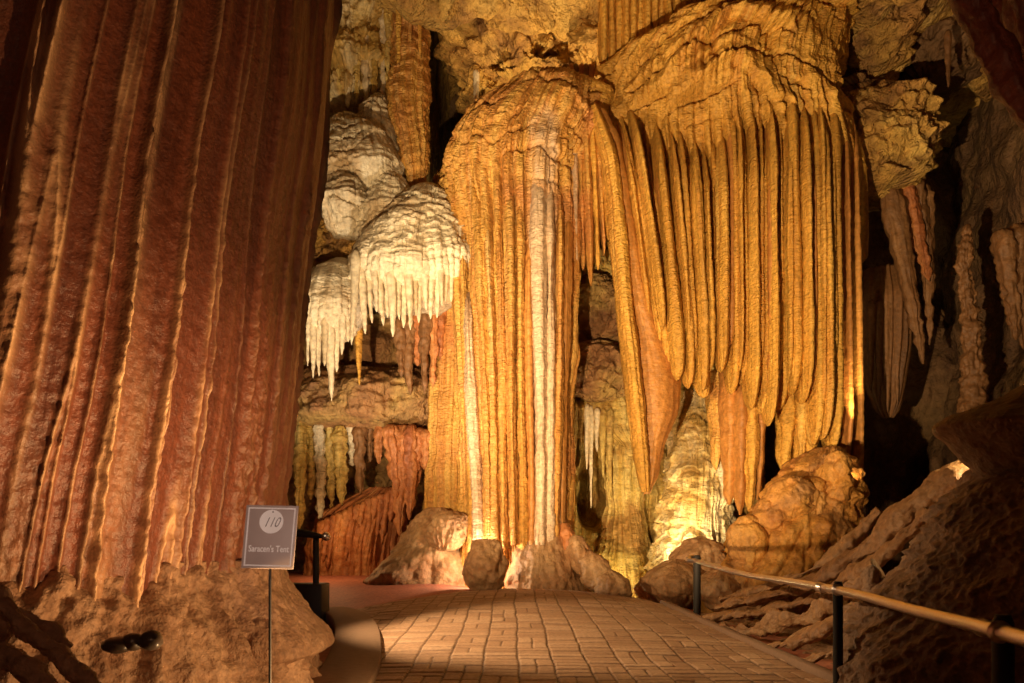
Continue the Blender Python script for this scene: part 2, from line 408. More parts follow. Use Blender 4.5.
M['clay'] = rock('red_clay_floor', [(.34, .105, .06), (.42, .14, .08), (.46, .165, .095)], sf=1, sz=1, rough=0.7, bump=0.25, bs=(9, 9), grain=30, dist=0.02)


def paving_material():
    m = bpy.data.materials.new('brick_paving'); m.use_nodes = True; N = m.node_tree.nodes; L = m.node_tree.links
    b = N['Principled BSDF']; b.inputs['Roughness'].default_value = 0.62
    at = N.new('ShaderNodeAttribute'); at.attribute_name = 'tone'
    rp = N.new('ShaderNodeValToRGB'); e = rp.color_ramp.elements
    e[0].position = 0; e[0].color = (.30, .165, .10, 1); e[1].position = 1; e[1].color = (.56, .36, .235, 1)
    k = e.new(0.5); k.color = (.43, .255, .155, 1)
    L.new(at.outputs['Fac'], rp.inputs[0])
    jt = N.new('ShaderNodeAttribute'); jt.attribute_name = 'joint'
    mx = N.new('ShaderNodeMix'); mx.data_type = 'RGBA'; L.new(jt.outputs['Fac'], mx.inputs['Factor']); L.new(rp.outputs[0], mx.inputs[6]); mx.inputs[7].default_value = (.06, .03, .018, 1)
    ge = N.new('ShaderNodeNewGeometry'); n = N.new('ShaderNodeTexNoise'); n.inputs['Scale'].default_value = 30; n.inputs['Detail'].default_value = 5
    L.new(ge.outputs['Position'], n.inputs['Vector'])
    mr = N.new('ShaderNodeMapRange'); mr.inputs[1].default_value = .3; mr.inputs[2].default_value = .7; mr.inputs[3].default_value = .78; mr.inputs[4].default_value = 1.2; L.new(n.outputs['Fac'], mr.inputs[0])
    hs = N.new('ShaderNodeHueSaturation'); L.new(mr.outputs[0], hs.inputs['Value']); L.new(mx.outputs[2], hs.inputs['Color']); L.new(hs.outputs[0], b.inputs['Base Color'])
    bp = N.new('ShaderNodeBump'); bp.inputs['Strength'].default_value = .5; bp.inputs['Distance'].default_value = .008; L.new(n.outputs['Fac'], bp.inputs['Height']); L.new(bp.outputs[0], b.inputs['Normal'])
    return m


M['paving'] = paving_material()

# ------------------------------------------------------------------ ground
def path_z(x, y):
    S = smooth(5.5, 13.0, y)
    return S * np.maximum(0.315 - 0.034 * x * x, -0.35) - 0.30 * smooth(13.3, 16.0, y) * smooth(-2.5, 0.5, x)


def ground_z(x, y):
    z = path_z(x, y) - 0.05
    back = smooth(11.0, 16.5, y) * smooth(0.2, -1.6, x)
    return z + back * (0.46 - z) * 0.95


def floor_fn(x, y):
    p = np.stack([x, y, ground_z(x, y)], -1)
    rough = smooth(2.4, 4.0, np.abs(x)) * (1 - smooth(10.5, 12, y) * (x < 1))
    p[:, 2] += 0.012 * fbm(p * 1.5, 4) + 0.06 * rough * fbm(p * 2.3 + 4, 4)
    return p


struct('floor', grid(floor_fn, np.linspace(-16, 16, 330), np.linspace(-5, 26, 320)), M['clay'])

LE = np.array([(-0.95, 2.0), (-0.97, 4.5), (-1.05, 6.1), (-1.30, 7.9), (-1.70, 9.6), (-2.37, 11.3)])     # left edge of the paving
RE = np.array([(2.45, 2.0), (2.46, 6.1), (2.42, 8.0), (2.36, 10.0), (2.32, 12.5), (2.1, 14.2)])
Y1 = 14.2


def left_x(y): return np.interp(y, LE[:, 1], LE[:, 0])
def right_x(y): return np.interp(y, RE[:, 1], RE[:, 0])


def paving():
    us = np.linspace(0, 1, 330); vs = np.linspace(0, 1, 1100)
    U, V = np.meshgrid(us, vs); U, V = U.ravel(), V.ravel()
    y = 2.0 + (Y1 - 2.0) * V
    # the far left border runs in a curve from the kerb's end to the crest
    lx = np.where(y < 11.3, left_x(np.minimum(y, 11.3)), -2.37 + (y - 11.3) * 0.92)
    x = lx + (right_x(y) - lx) * U
    wx = x + 0.03 * noise(np.stack([x * .5, y * .5, 0 * x], -1)) + 0.010 * noise(np.stack([x * 3, y * 3, 0 * x], -1))
    cw, cl = 0.30, 0.30
    # rows fan a little with the bend of the walkway
    a = (wx - 0.35) / cw; ci = np.floor(a); fa = a - ci
    bb = (y + 0.03 * noise(np.stack([x, y, 0 * x + 3], -1))) / cl + 0.5 * (ci % 2); cj = np.floor(bb); fb = bb - cj
    hsh = np.abs(np.sin(ci * 12.9898 + cj * 78.233) * 43758.5453) % 1
    ori = (hsh > 0.25)
    sub = np.where(ori, fb, fa); half = np.floor(sub * 2); fs = sub * 2 - half
    jw = .75 + .05 * y
    e1 = np.minimum(np.minimum(fa, 1 - fa) * cw * 1.5, np.minimum(fb, 1 - fb) * cl / jw)
    e2 = np.minimum(fs, 1 - fs) * np.where(ori, cl / jw, cw * 1.5) / 2
    e = np.minimum(e1, e2 * 1.25)
    joint = 1 - smooth(0.002, 0.020, e)
    h2 = np.abs(np.sin(ci * 39.3 + cj * 11.7 + half * 5.1) * 24634.63) % 1
    z = path_z(x, y) + 0.012 * fbm(np.stack([x * .8, y * .8, 0 * x], -1), 3) - 0.016 * joint + 0.010 * (h2 - .5) * (1 - joint)
    p = np.stack([x, y, z], -1); nu, nv = len(us), len(vs)
    i = np.arange(nv - 1)[:, None] * nu; j = np.arange(nu - 1)[None, :]
    f = np.stack([i + j, i + j + 1, i + nu + j + 1, i + nu + j], -1).reshape(-1, 4)
    return (p, f, np.zeros((0, 3), int), p.copy()), dict(joint=joint * 0.85, tone=np.clip(0.2 + 0.6 * h2, 0, 1))


geo, at_ = paving()
struct('path', geo, M['paving'], attrs=at_)


def strip(pts, w, h, sink=0.12, side=-1):
    """kerb of width w along pts (x, y), its top h above the paving"""
    A = np.array(pts, float); L = np.concatenate([[0], np.cumsum(np.linalg.norm(np.diff(A, axis=0), axis=1))]); t = np.linspace(0, L[-1], 90)
    C = np.stack([pchip(L, A[:, 0], t), pchip(L, A[:, 1], t)], -1); T = np.gradient(C, axis=0); T /= np.linalg.norm(T, axis=1)[:, None]
    Nn = np.stack([-T[:, 1], T[:, 0]], -1) * (-side)
    ring = []
    for (o, zz) in ((0, -sink), (0, h - .012), (.012, h), (w - .015, h), (w, h - .015), (w, -sink)):
        c = C + Nn * o; ring.append(np.stack([c[:, 0], c[:, 1], path_z(C[:, 0], C[:, 1]) + zz], -1))
    p = np.stack(ring, 1); nu = len(ring); n = len(t); p = p.reshape(-1, 3)
    f = ring_faces(n, nu); j = np.arange(1, nu - 1)
    tris = np.vstack([np.stack([0 * j, j, j + 1], -1), (n - 1) * nu + np.stack([0 * j, j + 1, j], -1)])
    return p, f, tris, p.copy()


struct('trim_1', strip(LE, 0.46, 0.07, side=-1), M['concrete'])
struct('trim_2', strip(RE[:5], 0.10, 0.05, side=1), M['concrete'])

# ------------------------------------------------------------------ cave shell
def wall_disp(p, s, big=0.9):
    return big * fbm(p * 0.28 + s, 4) + 0.35 * ridged(p * np.array([.9, .9, .45]) + s, 3) + 0.05 * fbm(p * 3 + s, 3)


def back_fn(px, py):
    d = 21.0 + 0 * px
    p = np.stack([(px - 512) / F * 21, d, CZ + (HY - py) / F * 21], -1)
    p[:, 1] -= wall_disp(p, 3.0)
    p[:, 1] += 4.5 * smooth(.95, .6, np.abs(p[:, 0] + 1.65)) * smooth(6.5, 8.0, p[:, 2]); return p


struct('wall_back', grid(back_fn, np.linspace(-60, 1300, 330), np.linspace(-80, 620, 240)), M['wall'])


def right_fn(y, z):
    x = 9.6 + 0.15 * (y - 12) + 0.10 * z
    p = np.stack([x, y, z], -1); o = wall_disp(p, 11.0, 0.8)
    p[:, 0] -= o * 0.8; p[:, 1] -= o * 0.35; return p


struct('wall_right', grid(right_fn, np.linspace(-5, 22, 300), np.linspace(-0.6, 14, 220)), M['wall'])


def left_fn(y, z):
    p = np.stack([-6.6 + 0.02 * y, y, z], -1); o = wall_disp(p, 21.0, 0.7); p[:, 0] += o * 0.8; return p


struct('wall_left', grid(left_fn, np.linspace(-5, 22, 200), np.linspace(-0.6, 14, 160)), M['wall'])


def ceil_fn(x, y):
    z = 12.6 - 0.9 * smooth(17, 21, y) + 0.5 * smooth(12, 4, y)
    p = np.stack([x, y, z], -1)
    p[:, 2] -= 0.9 * fbm(p * 0.33 + 5, 4) + 0.45 * ridged(p * 0.8 + 2, 3)
    p[:, 2] += 4.5 * smooth(.85, .5, np.abs(x + 1.42)) * smooth(16.0, 17.0, y); return p      # the dark cleft


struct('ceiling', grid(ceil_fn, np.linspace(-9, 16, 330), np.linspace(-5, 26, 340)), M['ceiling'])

# ------------------------------------------------------------------ great red column at the left
t = thing('giant_column', 'huge red-brown fluted column filling the left of the passage', 'rock column', (-3.0, 5.2, 0))
cd_ = 5.6
rows = [(-1250, 22, 502, 5.6, 1.5), (-400, -78, 362, 5.6, 1.6), (0, -168, 315, 5.6, 1.75), (100, -199, 309, 5.6, 1.8), (250, -259, 290, 5.6, 1.85), (350, -293, 282, 5.6, 1.9),
        (430, -323, 274, 5.6, 1.95), (500, -353, 265, 5.6, 2.0), (570, -383, 257, 5.6, 2.0), (640, -408, 249, 5.6, 2.05), (705, -428, 244, 5.6, 2.1)]


def rib_gate(q, th):
    c = (q[:, 0] - q[:, 0].min()) / (q[:, 0].max() - q[:, 0].min()) * 2 - 1
    return smooth(.05, .32, c) * smooth(1.0, .88, c) * (.65 + .35 * smooth(-.3, .3, noise(th * np.array([1.6, 1.6, 0.12]) + 60))) + .12


def red_disp(q, p):
    th = q + 0.05 * np.stack([noise(q * np.array([.8, .8, .35]) + 50), noise(q * np.array([.8, .8, .35]) + 70), 0 * q[:, 0]], -1)
    o = 0.13 * noise(th * np.array([1.25, 1.25, 0.05]) + 3)                                       # broad waves
    gate = rib_gate(q, th)
    r = (1 - np.abs(noise(th * np.array([3.4, 3.4, 0.09]) + 9))) ** 12; o = o + 0.105 * r * (.3 + .7 * gate)      # sharp ribs
    r2 = (1 - np.abs(noise(th * np.array([8.0, 8.0, 0.2]) + 2))) ** 10; o = o + 0.045 * r2 * gate
    low = smooth(4.6, 1.2, p[:, 2])
    o = o + (0.004 + 0.024 * low) * (r + r2 * .8 * gate) * fbm(p * np.array([17, 17, 12.]), 3) + (.003 + .005 * low) * fbm(p * 13, 3)
    o = o - 0.11 * smooth(0.50, 0.75, noise(th * np.array([1.7, 1.7, 0.04]) + 20))
    return o


CREST = {}


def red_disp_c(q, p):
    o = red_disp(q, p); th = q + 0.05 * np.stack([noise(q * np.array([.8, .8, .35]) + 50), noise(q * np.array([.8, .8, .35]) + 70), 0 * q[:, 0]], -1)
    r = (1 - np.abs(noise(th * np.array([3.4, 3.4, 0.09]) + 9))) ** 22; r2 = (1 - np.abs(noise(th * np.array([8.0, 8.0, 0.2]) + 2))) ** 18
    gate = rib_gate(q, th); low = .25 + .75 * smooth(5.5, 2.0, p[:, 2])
    c = np.clip((r + .8 * r2) * gate * low * (.75 + .6 * fbm(p * np.array([7, 7, 3.]), 3)), 0, 1)  # crusted ribs lightened, most low down, so the colour carries their lit look
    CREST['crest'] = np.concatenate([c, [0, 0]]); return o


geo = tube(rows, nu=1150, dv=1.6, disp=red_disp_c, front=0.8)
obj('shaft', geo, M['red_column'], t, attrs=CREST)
# crusted foot
ap = [(560, -330, 250, 5.6, 1.78), (585, -370, 258, 5.6, 2.0), (605, -400, 266, 5.6, 2.25), (630, -430, 276, 5.6, 2.5), (660, -460, 288, 5.6, 2.7), (700, -500, 300, 5.6, 2.85), (745, -520, 310, 5.6, 2.95)]
obj('drip_apron', tube(ap, nu=520, dv=1.6, disp=D(flute=(0.13, 2.6, 0.5, 2), flute2=(.04, 7, 1.5, 1.5), lump=(0.08, 2.2), lump2=(0.045, 9), seed=5), front=0.85), M['apron'], t)
fl = [(520, 266, 275, 5.7, 0.15), (560, 262, 279, 5.7, 0.25), (580, 258, 284, 5.7, 0.35), (600, 254, 296, 5.7, 0.45), (620, 250, 311, 5.7, 0.6), (638, 246, 326, 5.7, 0.7), (646, 240, 328, 5.7, 0.7), (658, 232, 310, 5.7, 0.65), (672, 230, 297, 5.7, 0.6), (700, 226, 290, 5.7, 0.5)]
obj('foot_flare', tube(fl, nu=200, dv=1.5, disp=D(lump=(0.022, 4), lump2=(0.018, 14), seed=2), front=0.7), M['apron'], t)

# dark wet stones lying on the foot
for k, (px, py, w, h, lab) in enumerate(((118, 645, 30, 17, 'dark wet stone, leftmost of three in a row at foot of the red column'),
                                        (133, 642, 22, 18, 'dark wet stone in the middle of the row at foot of the red column'),
                                        (151, 640, 22, 21, 'dark wet round stone at the right end of the row below the red column'))):
    tag(obj('stone', blob(px, py, 2.80, w, h, w / F * 1.4, nu=40, nr=26, disp=D(lump=(0.006, 14), seed=k)), M['dark_stone']), lab, 'stone', 'dark stones on the column foot')
tag(obj('rounded_rock', blob(2, 615, 2.6, 22, 60, 0.05, nu=48, nr=40, disp=D(lump=(0.012, 10), seed=4)), M['apron']), 'smooth pale rock knob at the far left edge by the column foot', 'rock')
for k, (pts, lab) in enumerate((([(0, 600, 2.5, 6), (40, 640, 2.5, 9), (85, 680, 2.45, 10), (120, 720, 2.4, 12)], 'thick knobbly ridge of crust slanting down beside the dark stones'),
                                ([(20, 612, 2.6, 5), (55, 632, 2.6, 7), (68, 648, 2.6, 5)], 'short curled ridge of crust left of the dark stones'),
                                ([(-20, 640, 2.4, 9), (30, 672, 2.35, 12), (60, 720, 2.3, 14)], 'low dark ridge of crust in the bottom left corner'))):
    tag(obj('crust_ridge', limb(pts, nu=28, step=0.008, disp=D(lump=(0.012, 14), lump2=(0.006, 40), seed=k)), M['apron']), lab, 'rock ridge', 'crust ridges at the column foot')

# ------------------------------------------------------------------ sign
sd = 3.0
R2 = math.radians(4.2); TL = math.radians(0)
ux = np.array([math.cos(R2), 0.0, -math.sin(R2) * 0.3]); uz = np.array([math.sin(R2), 0.05, math.cos(R2)]); uy = np.cross(uz, ux)
ux /= np.linalg.norm(ux); uz /= np.linalg.norm(uz); uy = np.cross(uz, ux); ROT = np.stack([ux, uy, uz], 1)
sc_ = P(270, 537, sd); sw, sh = 52 / F * sd, 63.5 / F * sd
t = thing('information_sign', 'small grey numbered sign on a thin post before the red column', 'sign', (sc_[0], sd, 0))


def on_sign(x, z, lift): return sc_ + ux * x + uz * z - uy * lift


panel = obj('sign_panel', box_geo(sc_, sw, 0.006, sh, ROT, 0.001), M['sign'], t)
panel['label'] = 'mauve grey sign panel'
bt = 0.005; ins = 0.009


def frame_geo(w, h, b, lift, th=0.0012):
    V = []; Fq = []
    for zz in (0, 1):
        for (ww, hh) in ((w, h), (w - 2 * b, h - 2 * b)):
            for sx, sz in ((-1, -1), (1, -1), (1, 1), (-1, 1)):
                V.append(on_sign(sx * ww / 2, sz * hh / 2, lift + zz * th))
    for k in range(4):
        k2 = (k + 1) % 4
        Fq += [(8 + k, 8 + k2, 12 + k2, 12 + k), (k, 4 + k, 4 + k2, k2), (k, k2, 8 + k2, 8 + k), (4 + k, 12 + k, 12 + k2, 4 + k2)]
    p = np.array(V); return p, np.array(Fq), np.zeros((0, 3), int), p.copy()


obj_sub('sign_border', frame_geo(sw - 2 * ins, sh - 2 * ins, bt, 0.0031), M['sign_white'], panel, t, False)['label'] = 'thin white border line'


def disc_geo(cx, cz, r, lift, th, n=48):
    a = np.linspace(0, 2 * math.pi, n, endpoint=False)
    p = np.array([on_sign(cx + r * math.cos(k), cz + r * math.sin(k), lift) for k in a] + [on_sign(cx + r * math.cos(k), cz + r * math.sin(k), lift + th) for k in a] + [on_sign(cx, cz, lift + th)])
    j = np.arange(n); j2 = (j + 1) % n
    return p, np.stack([j, j2, n + j2, n + j], -1), np.stack([np.full(n, 2 * n), n + j, n + j2], -1), p.copy()


medal = obj('medallion', disc_geo(0.0015, 0.058, 0.045, 0.0031, 0.0015), M['sign_white'], t, smooth_shade=False)
medal['label'] = 'round white number medallion'
obj_sub('medallion_hole', disc_geo(0.0045, 0.0945, 0.003, 0.0046, 0.0006, 16), M['sign_dark'], medal, t, False)


def text_geo(s, size, cx, cz, lift, shear=0.0, bold=0.0, width=None):
    cu = bpy.data.curves.new('lettering', 'FONT'); cu.body = s; cu.size = size; cu.align_x = 'CENTER'; cu.align_y = 'CENTER'; cu.shear = shear; cu.offset = bold; cu.extrude = 0.0006
    o = bpy.data.objects.new('lettering', cu); COL.objects.link(o); dg = bpy.context.evaluated_depsgraph_get(); me = bpy.data.meshes.new_from_object(o.evaluated_get(dg))
    me.calc_loop_triangles()
    v = np.array([x.co[:] for x in me.vertices]); f = np.array([x.vertices[:] for x in me.loop_triangles])
    COL.objects.unlink(o); bpy.data.objects.remove(o); bpy.data.curves.remove(cu); bpy.data.meshes.remove(me)
    if width: v[:, 0] *= width / (v[:, 0].max() - v[:, 0].min())
    p = np.array([on_sign(cx + a, cz + b, lift + c + 0.0006) for a, b, c in v])
    return p, np.zeros((0, 4), int), f, p.copy()


obj_sub('number_lettering', text_geo('110', 0.054, 0.0005, 0.054, 0.0046, 0.5, -0.0006, width=0.058), M['sign_dark'], medal, t, False)['label'] = 'slanted number 110'
obj_sub('name_lettering', text_geo("Saracen's Tent", 0.034, 0.000, -0.046, 0.0031, 0.0, 0.0004, width=0.152), M['sign_white'], panel, t, False)["label"] = "white words Saracen's Tent"
pb = P(270, 566, sd + 0.012)
obj('post', sweep([(pb[0], pb[1], 0.0, .0055), (pb[0], pb[1], pb[2], .0055)], 12, 0.05), M['iron'], t)
# ------------------------------------------------------------------ handrails
t = thing('handrail', 'short dark handrail end on a square block behind the sign', 'handrail', P(312, 545, 10) * np.array([1, 1, 0]) + np.array([0, 0, .1]))
a_, b_, c_ = P(326, 537, 10.0), P(300, 533, 10.0), P(200, 524, 9.6)
rl = obj('rail', sweep([(*a_, .022), (*b_, .05), (*c_, .05)], 16, 0.04), M['iron'], t)
a_ = P(316, 538, 10.05)
obj('post', sweep([(a_[0], a_[1], 0.1, .04), (a_[0], a_[1], a_[2], .04)], 14, 0.05), M['iron'], t)
e_ = P(328, 537, 10.0)
obj_sub('end_cap', blob(326, 536.5, 10.0, 9, 9, .055, nu=20, nr=12), M['steel'], rl, t)['label'] = 'worn shiny end cap'
bc = P(306, 599, 10.1)
obj('base_block', box_geo(bc + np.array([0, 0, -.08]), 0.50, 0.45, 0.56, None, 0.02), M['iron'], t)

t = thing('handrail', 'long steel handrail on dark posts along the right edge of the walkway', 'handrail', (2.55, 5.6, 0))
PR = [P(696, 561, 11.0), P(765, 578, 8.2), P(838, 590, 5.9), P(925, 613, 4.2), P(1000, 632, 3.1), P(1100, 660, 2.3)]
loop = [P(700, 560, 11.35), P(692, 557, 11.3), P(688, 560, 11.15)]
rl = obj('rail', sweep([(*p, .034) for p in loop] + [(*p, .031) for p in PR], 20, 0.03), M['steel'], t)
posts = []
for k, (pp, d, zb, r) in enumerate(((697, 11.1, .0, .052), (838, 5.97, -.05, .036), (1003, 3.16, -.05, .040))):
    top = P(pp, (556, 583, 618)[k], d)
    po = obj('post', sweep([(top[0], top[1], zb, r), (top[0], top[1], top[2], r), (top[0], top[1], top[2] + .012, r * .7)], 18, 0.03), M['iron'], t); posts.append(po)
for k, (pp, py, d) in enumerate(((821, 587.5, 6.3), (985, 628.5, 3.33))):
    c0 = P(pp - 3, py - .8, d + .03); c1 = P(pp + 3, py + .8, d - .03)
    obj_sub('rail_collar', sweep([(*c0, .039), (*c1, .039)], 18, 0.01), M['steel'], rl, t)
for k, (p0, p1) in enumerate(((P(838, 590, 5.97), P(838, 590, 5.88)), (P(1000, 632, 3.16), P(1000, 632, 3.06)))):
    obj_sub('bracket', sweep([(*p0, .03), (*p1, .045)], 14, 0.01), M['steel'], posts[k + 1], t)

# ------------------------------------------------------------------ central column
t = thing('column', 'tall orange fluted column with pale grey ribs in the middle of the cave', 'rock column', (0.15, 14.9, 0.2))
rows = [(84, 528, 580, 15.9, 0.5), (97, 502, 596, 15.6, 0.9), (112, 478, 602, 15.4, 1.05), (135, 459, 598, 15.3, 1.1), (160, 449, 586, 15.3, 1.1), (190, 448, 576, 15.3, 1.05), (230, 456, 571, 15.3, 1.0), (270, 462, 569, 15.3, 1.0),
        (340, 467, 566, 15.3, .95), (420, 468, 562, 15.3, .92), (500, 470, 561, 15.3, .9), (545, 468, 560, 15.3, .95), (590, 470, 565, 15.3, 1.0)]


# ribs standing out of the shaft: (top px, top py, bottom px, bottom py, half width px, distance of rib centre, material)
RIBS = [(448, 190, 470, 500, 4.5, 15.0, 'column'), (459, 205, 473, 535, 4.0, 14.75, 'column'), (466, 285, 478, 540, 6.0, 14.55, 'pale_rib'), (476, 175, 489, 545, 4.5, 14.45, 'column'), (486, 185, 497, 550, 4.8, 14.35, 'column'),
        (497, 175, 505, 548, 4.0, 14.35, 'column'), (507, 168, 514, 545, 5.2, 14.25, 'column'), (518, 176, 523, 550, 4.4, 14.3, 'column'), (527, 190, 531, 545, 3.6, 14.3, 'tent_brown'), (538, 150, 540, 545, 7.5, 14.2, 'pale_rib'),
        (551, 165, 549, 548, 5.5, 14.3, 'pale_rib'), (561, 180, 556, 552, 4.0, 14.4, 'column'), (569, 175, 561, 545, 3.6, 14.6, 'tent_brown')]


def col_disp(q, p):
    px = 512 + F * p[:, 0] / p[:, 1]; py = HY - (p[:, 2] - CZ) * F / p[:, 1]; best = np.zeros(len(p))
    for k, (x0, y0, x1, y1, hw, d, mt) in enumerate(RIBS):
        y0 = y0 - 25 * ((k * 5) % 4) / 3; sk = np.clip((py - y0) / (y1 - y0), 0, 1)
        u = (px - (x0 + (x1 - x0) * sk ** .75)) / (hw * 1.05)
        best = np.maximum(best, np.sqrt(np.clip(1 - u * u, 0, 1)) * smooth(y0 - 45, y0 + 60, py))
    cap = smooth(7.0, 8.4, p[:, 2])
    o = D(flute=(.05, 7, .12, 1.4), crack=(.09, 4.5, .15), lump=(.05, 1.4))(q, p) + .22 * best * (p[:, 1] < 15.3)
    return o + cap * D(terr=(0.07, 1.6, 1.1, 0.7), groove=(.13, 2.3, 1.2, .9), lump=(0.06, 1.0), lump2=(.03, 4), flute=(.07, 6, .5, 1.5), crack=(.07, 6, .5), seed=2)(q, p)


geo = tube(rows, nu=760, dv=1.5, disp=col_disp, front=0.8)
gp = geo[0]; gx = 512 + F * gp[:, 0] / gp[:, 1] + 5 * noise(gp * 2.0); gy = HY - (gp[:, 2] - CZ) * F / gp[:, 1]
pale = smooth(524, 536, gx) * smooth(562, 552, gx) * smooth(95, 125, gy) * (gp[:, 1] < 15.3) * np.clip(.7 + .5 * fbm(gp * np.array([6, 6, 2.]), 3), 0, 1)
obj('shaft', geo, M['column_shaft'], t, attrs=dict(crest=pale))
for k, (x0, y0, x1, y1, hw, d, mt) in enumerate(RIBS):
    rr = []
    y0 -= 25 * ((k * 5) % 4) / 3
    for s in np.linspace(0, 1, 13):
        x = x0 + (x1 - x0) * s ** 0.75 + .8 * math.sin(k + s * 7); kk = hw * (0.35 + 0.65 * min(1, s * 7)) * (0.88 + .2 * math.sin(k * 2.1 + s * 6)) * (1 + 0.5 * max(0, s - .9) * 10 * .6)
        rr.append((y0 + (y1 - y0) * s, x - kk, x + kk, d + 0.75 * max(0, 1 - s * 4.5) ** 1.5, 0.30 * (0.4 + 0.6 * min(1, s * 6))))
    ob = obj('rib', tube(rr, nu=44, dv=2.0, disp=D(flute=(.04, 8, .10, 1.3), lump=(.025, 1.0), lump2=(.014, 9), crack=(.04, 6, .08), seed=k * 3.3), front=0.7), M[mt], t)
    if mt == 'pale_rib': ob['label'] = 'pale grey rib'

# stones and mounds at its foot
def rockthing(name, geo, mat, label, cat='rock', group=None): return tag(obj(name, geo, M[mat]), label, cat, group)


rockthing('mound', tube([(508, 428, 446, 15.4, .25), (525, 412, 456, 15.3, .5), (545, 396, 466, 15.2, .65), (565, 380, 474, 15.1, .7), (582, 366, 480, 15.0, .7), (600, 360, 484, 15.0, .7)], nu=150, dv=1.6,
                        disp=D(lump=(.12, 1.6), lump2=(.05, 4.5), terr=(.04, 3, .8, 1), seed=3), front=.7), 'mound', 'broad grey-brown rock mound left of the central column foot', 'rock mound', 'rocks at the column foot')
rockthing('ribbed_nub', blob(447, 531, 14.55, 37, 41, .34, nu=150, nr=90, disp=D(flute=(.07, 8.0, 1.2, 1.2), lump=(.09, 2.2), lump2=(.03, 7), seed=9), lean=-.15), 'mound', 'rounded ribbed golden nub like a shell on the mound beside the column', 'rock', 'rocks at the column foot')
rockthing('boulder', blob(487, 566, 13.55, 42, 54, .31, nu=110, nr=60, disp=D(lump=(.09, 2.2), lump2=(.035, 6), seed=21), sq=.7), 'mound', 'squarish tan boulder directly before the column foot', 'boulder', 'rocks at the column foot')
rockthing('mound', tube([(505, 533, 556, 14.6, .25), (530, 522, 566, 14.6, .45), (548, 512, 574, 14.55, .6), (570, 503, 582, 14.5, .7), (592, 496, 590, 14.5, .7), (606, 492, 594, 14.5, .7)], nu=150, dv=1.6,
                        disp=D(flute=(.05, 3, .4, 1.5), lump=(.08, 1.8), lump2=(.03, 6), seed=6), front=.7), 'mound', 'cone-shaped brown mound under the right side of the column foot', 'rock mound', 'rocks at the column foot')
for k, (px, py, w, h, d, lab) in enumerate(((570, 545, 16, 44, 14.3, 'narrow reddish knob, topmost of the stepped stones right of the column foot'), (581, 556, 26, 42, 14.0, 'second knob down the stepped stones right of the column foot'),
                                           (596, 572, 34, 42, 13.8, 'third knob down the stepped stones right of the column foot'), (612, 588, 36, 38, 13.6, 'low end knob of the stepped stones right of the column foot'))):
    rockthing('stepped_stone', blob(px, py, d, w, h, .28, nu=80, nr=50, disp=D(lump=(.06, 2.5), lump2=(.03, 7), seed=k * 7 + 1), lean=.25), 'mound' if k else 'rust', lab, 'rock', 'stepped stones right of the column')

# wall column beside and behind it
t = thing('pillar', 'narrow ochre pillar half hidden behind the left side of the central column', 'rock pillar', (-1.25, 16.2, .3))
obj('shaft', tube([(180, 436, 476, 16.3, .5), (300, 434, 478, 16.3, .5), (400, 432, 478, 16.3, .5), (440, 430, 476, 16.3, .55), (520, 426, 478, 16.3, .6), (580, 420, 480, 16.3, .6)], nu=180, dv=2,
                  disp=D(flute=(.07, 5, .1, 1.3), flute2=(.03, 11, .3, 1.3), lump=(.06, 1.5), seed=13), front=.75), M['column'], t)

# ------------------------------------------------------------------ the big golden drapery
t = thing('drapery', 'huge golden curtain of stone folds hanging right of the central column', 'stone drapery', (3.6, 15.2, 2.0))
rows = [(-70, 765, 838, 16.6, 1.0), (-20, 752, 838, 16.4, 1.3), (0, 738, 836, 16.35, 1.4), (18, 712, 834, 16.3, 1.5), (38, 676, 834, 16.25, 1.6), (58, 640, 834, 16.2, 1.68), (75, 610, 836, 16.1, 1.72), (92, 594, 838, 16.05, 1.74), (120, 588, 842, 16.0, 1.72), (160, 594, 845, 16.05, 1.45), (220, 604, 847, 16.2, 1.1), (262, 616, 848, 16.3, .9), (288, 640, 846, 16.4, .7), (308, 670, 830, 16.5, .4)]


def crown_disp(q, p):
    up = smooth(8.2, 9.6, p[:, 2])
    sh = p.copy(); u = p[:, 0] - 4.2; sh[:, 2] = p[:, 2] - .34 * u * smooth(1.2, -1.0, u) + .10 * u * u
    te = D(terr=(.34, .75, 1.0, .35), terr2=(.10, 1.9, 1.0, .5), groove=(.26, 1.9, .9, .55), seed=14)(q, sh) + D(crack=(.18, 4, .3), seed=15)(q, p) + D(terr=(.0, .85, 2.2, .30), terr2=(.03, 2.9, 2.2, .6), lump=(.24, .7), lump2=(.05, 3), flute=(.08, 5, .4, 1.4), flute2=(.03, 11, .6, 1), seed=4)(q, p)
    fo = .14 * ((1 - np.abs(noise(q * np.array([2.6, 2.6, .05]) + 4))) ** 1.5) + .05 * (1 - np.abs(noise(q * np.array([6, 6, .1]) + 1)))
    px = 512 + F * p[:, 0] / p[:, 1]; py = HY - (p[:, 2] - CZ) * F / p[:, 1]; best = np.zeros(len(p))
    for k, (x0, y0, x1, y1, hw, d, b, mt) in enumerate(FOLDS):
        y0 = y0 + (-14, 6, -4, 14, -8, 2)[k % 6]; sk = np.clip((py - y0) / (y1 - y0), 0, 1)
        u = (px - (x0 + (x1 - x0) * sk ** .85)) / (hw * 1.05)
        best = np.maximum(best, np.sqrt(np.clip(1 - u * u, 0, 1)) * smooth(y0 - 24 - 10 * (k % 3), y0 + 85, py) * (.85 + .3 * ((k * 3) % 4) / 3))
    low = smooth(85, 135, py)
    return te * (1 - .95 * low) + (.55 * best - .05) * (p[:, 1] < 16) + .015 * fbm(p * 3, 3) * low + .05 * low * (1 - best) * (1 - np.abs(noise(q * np.array([7, 7, .08]) + 3)))


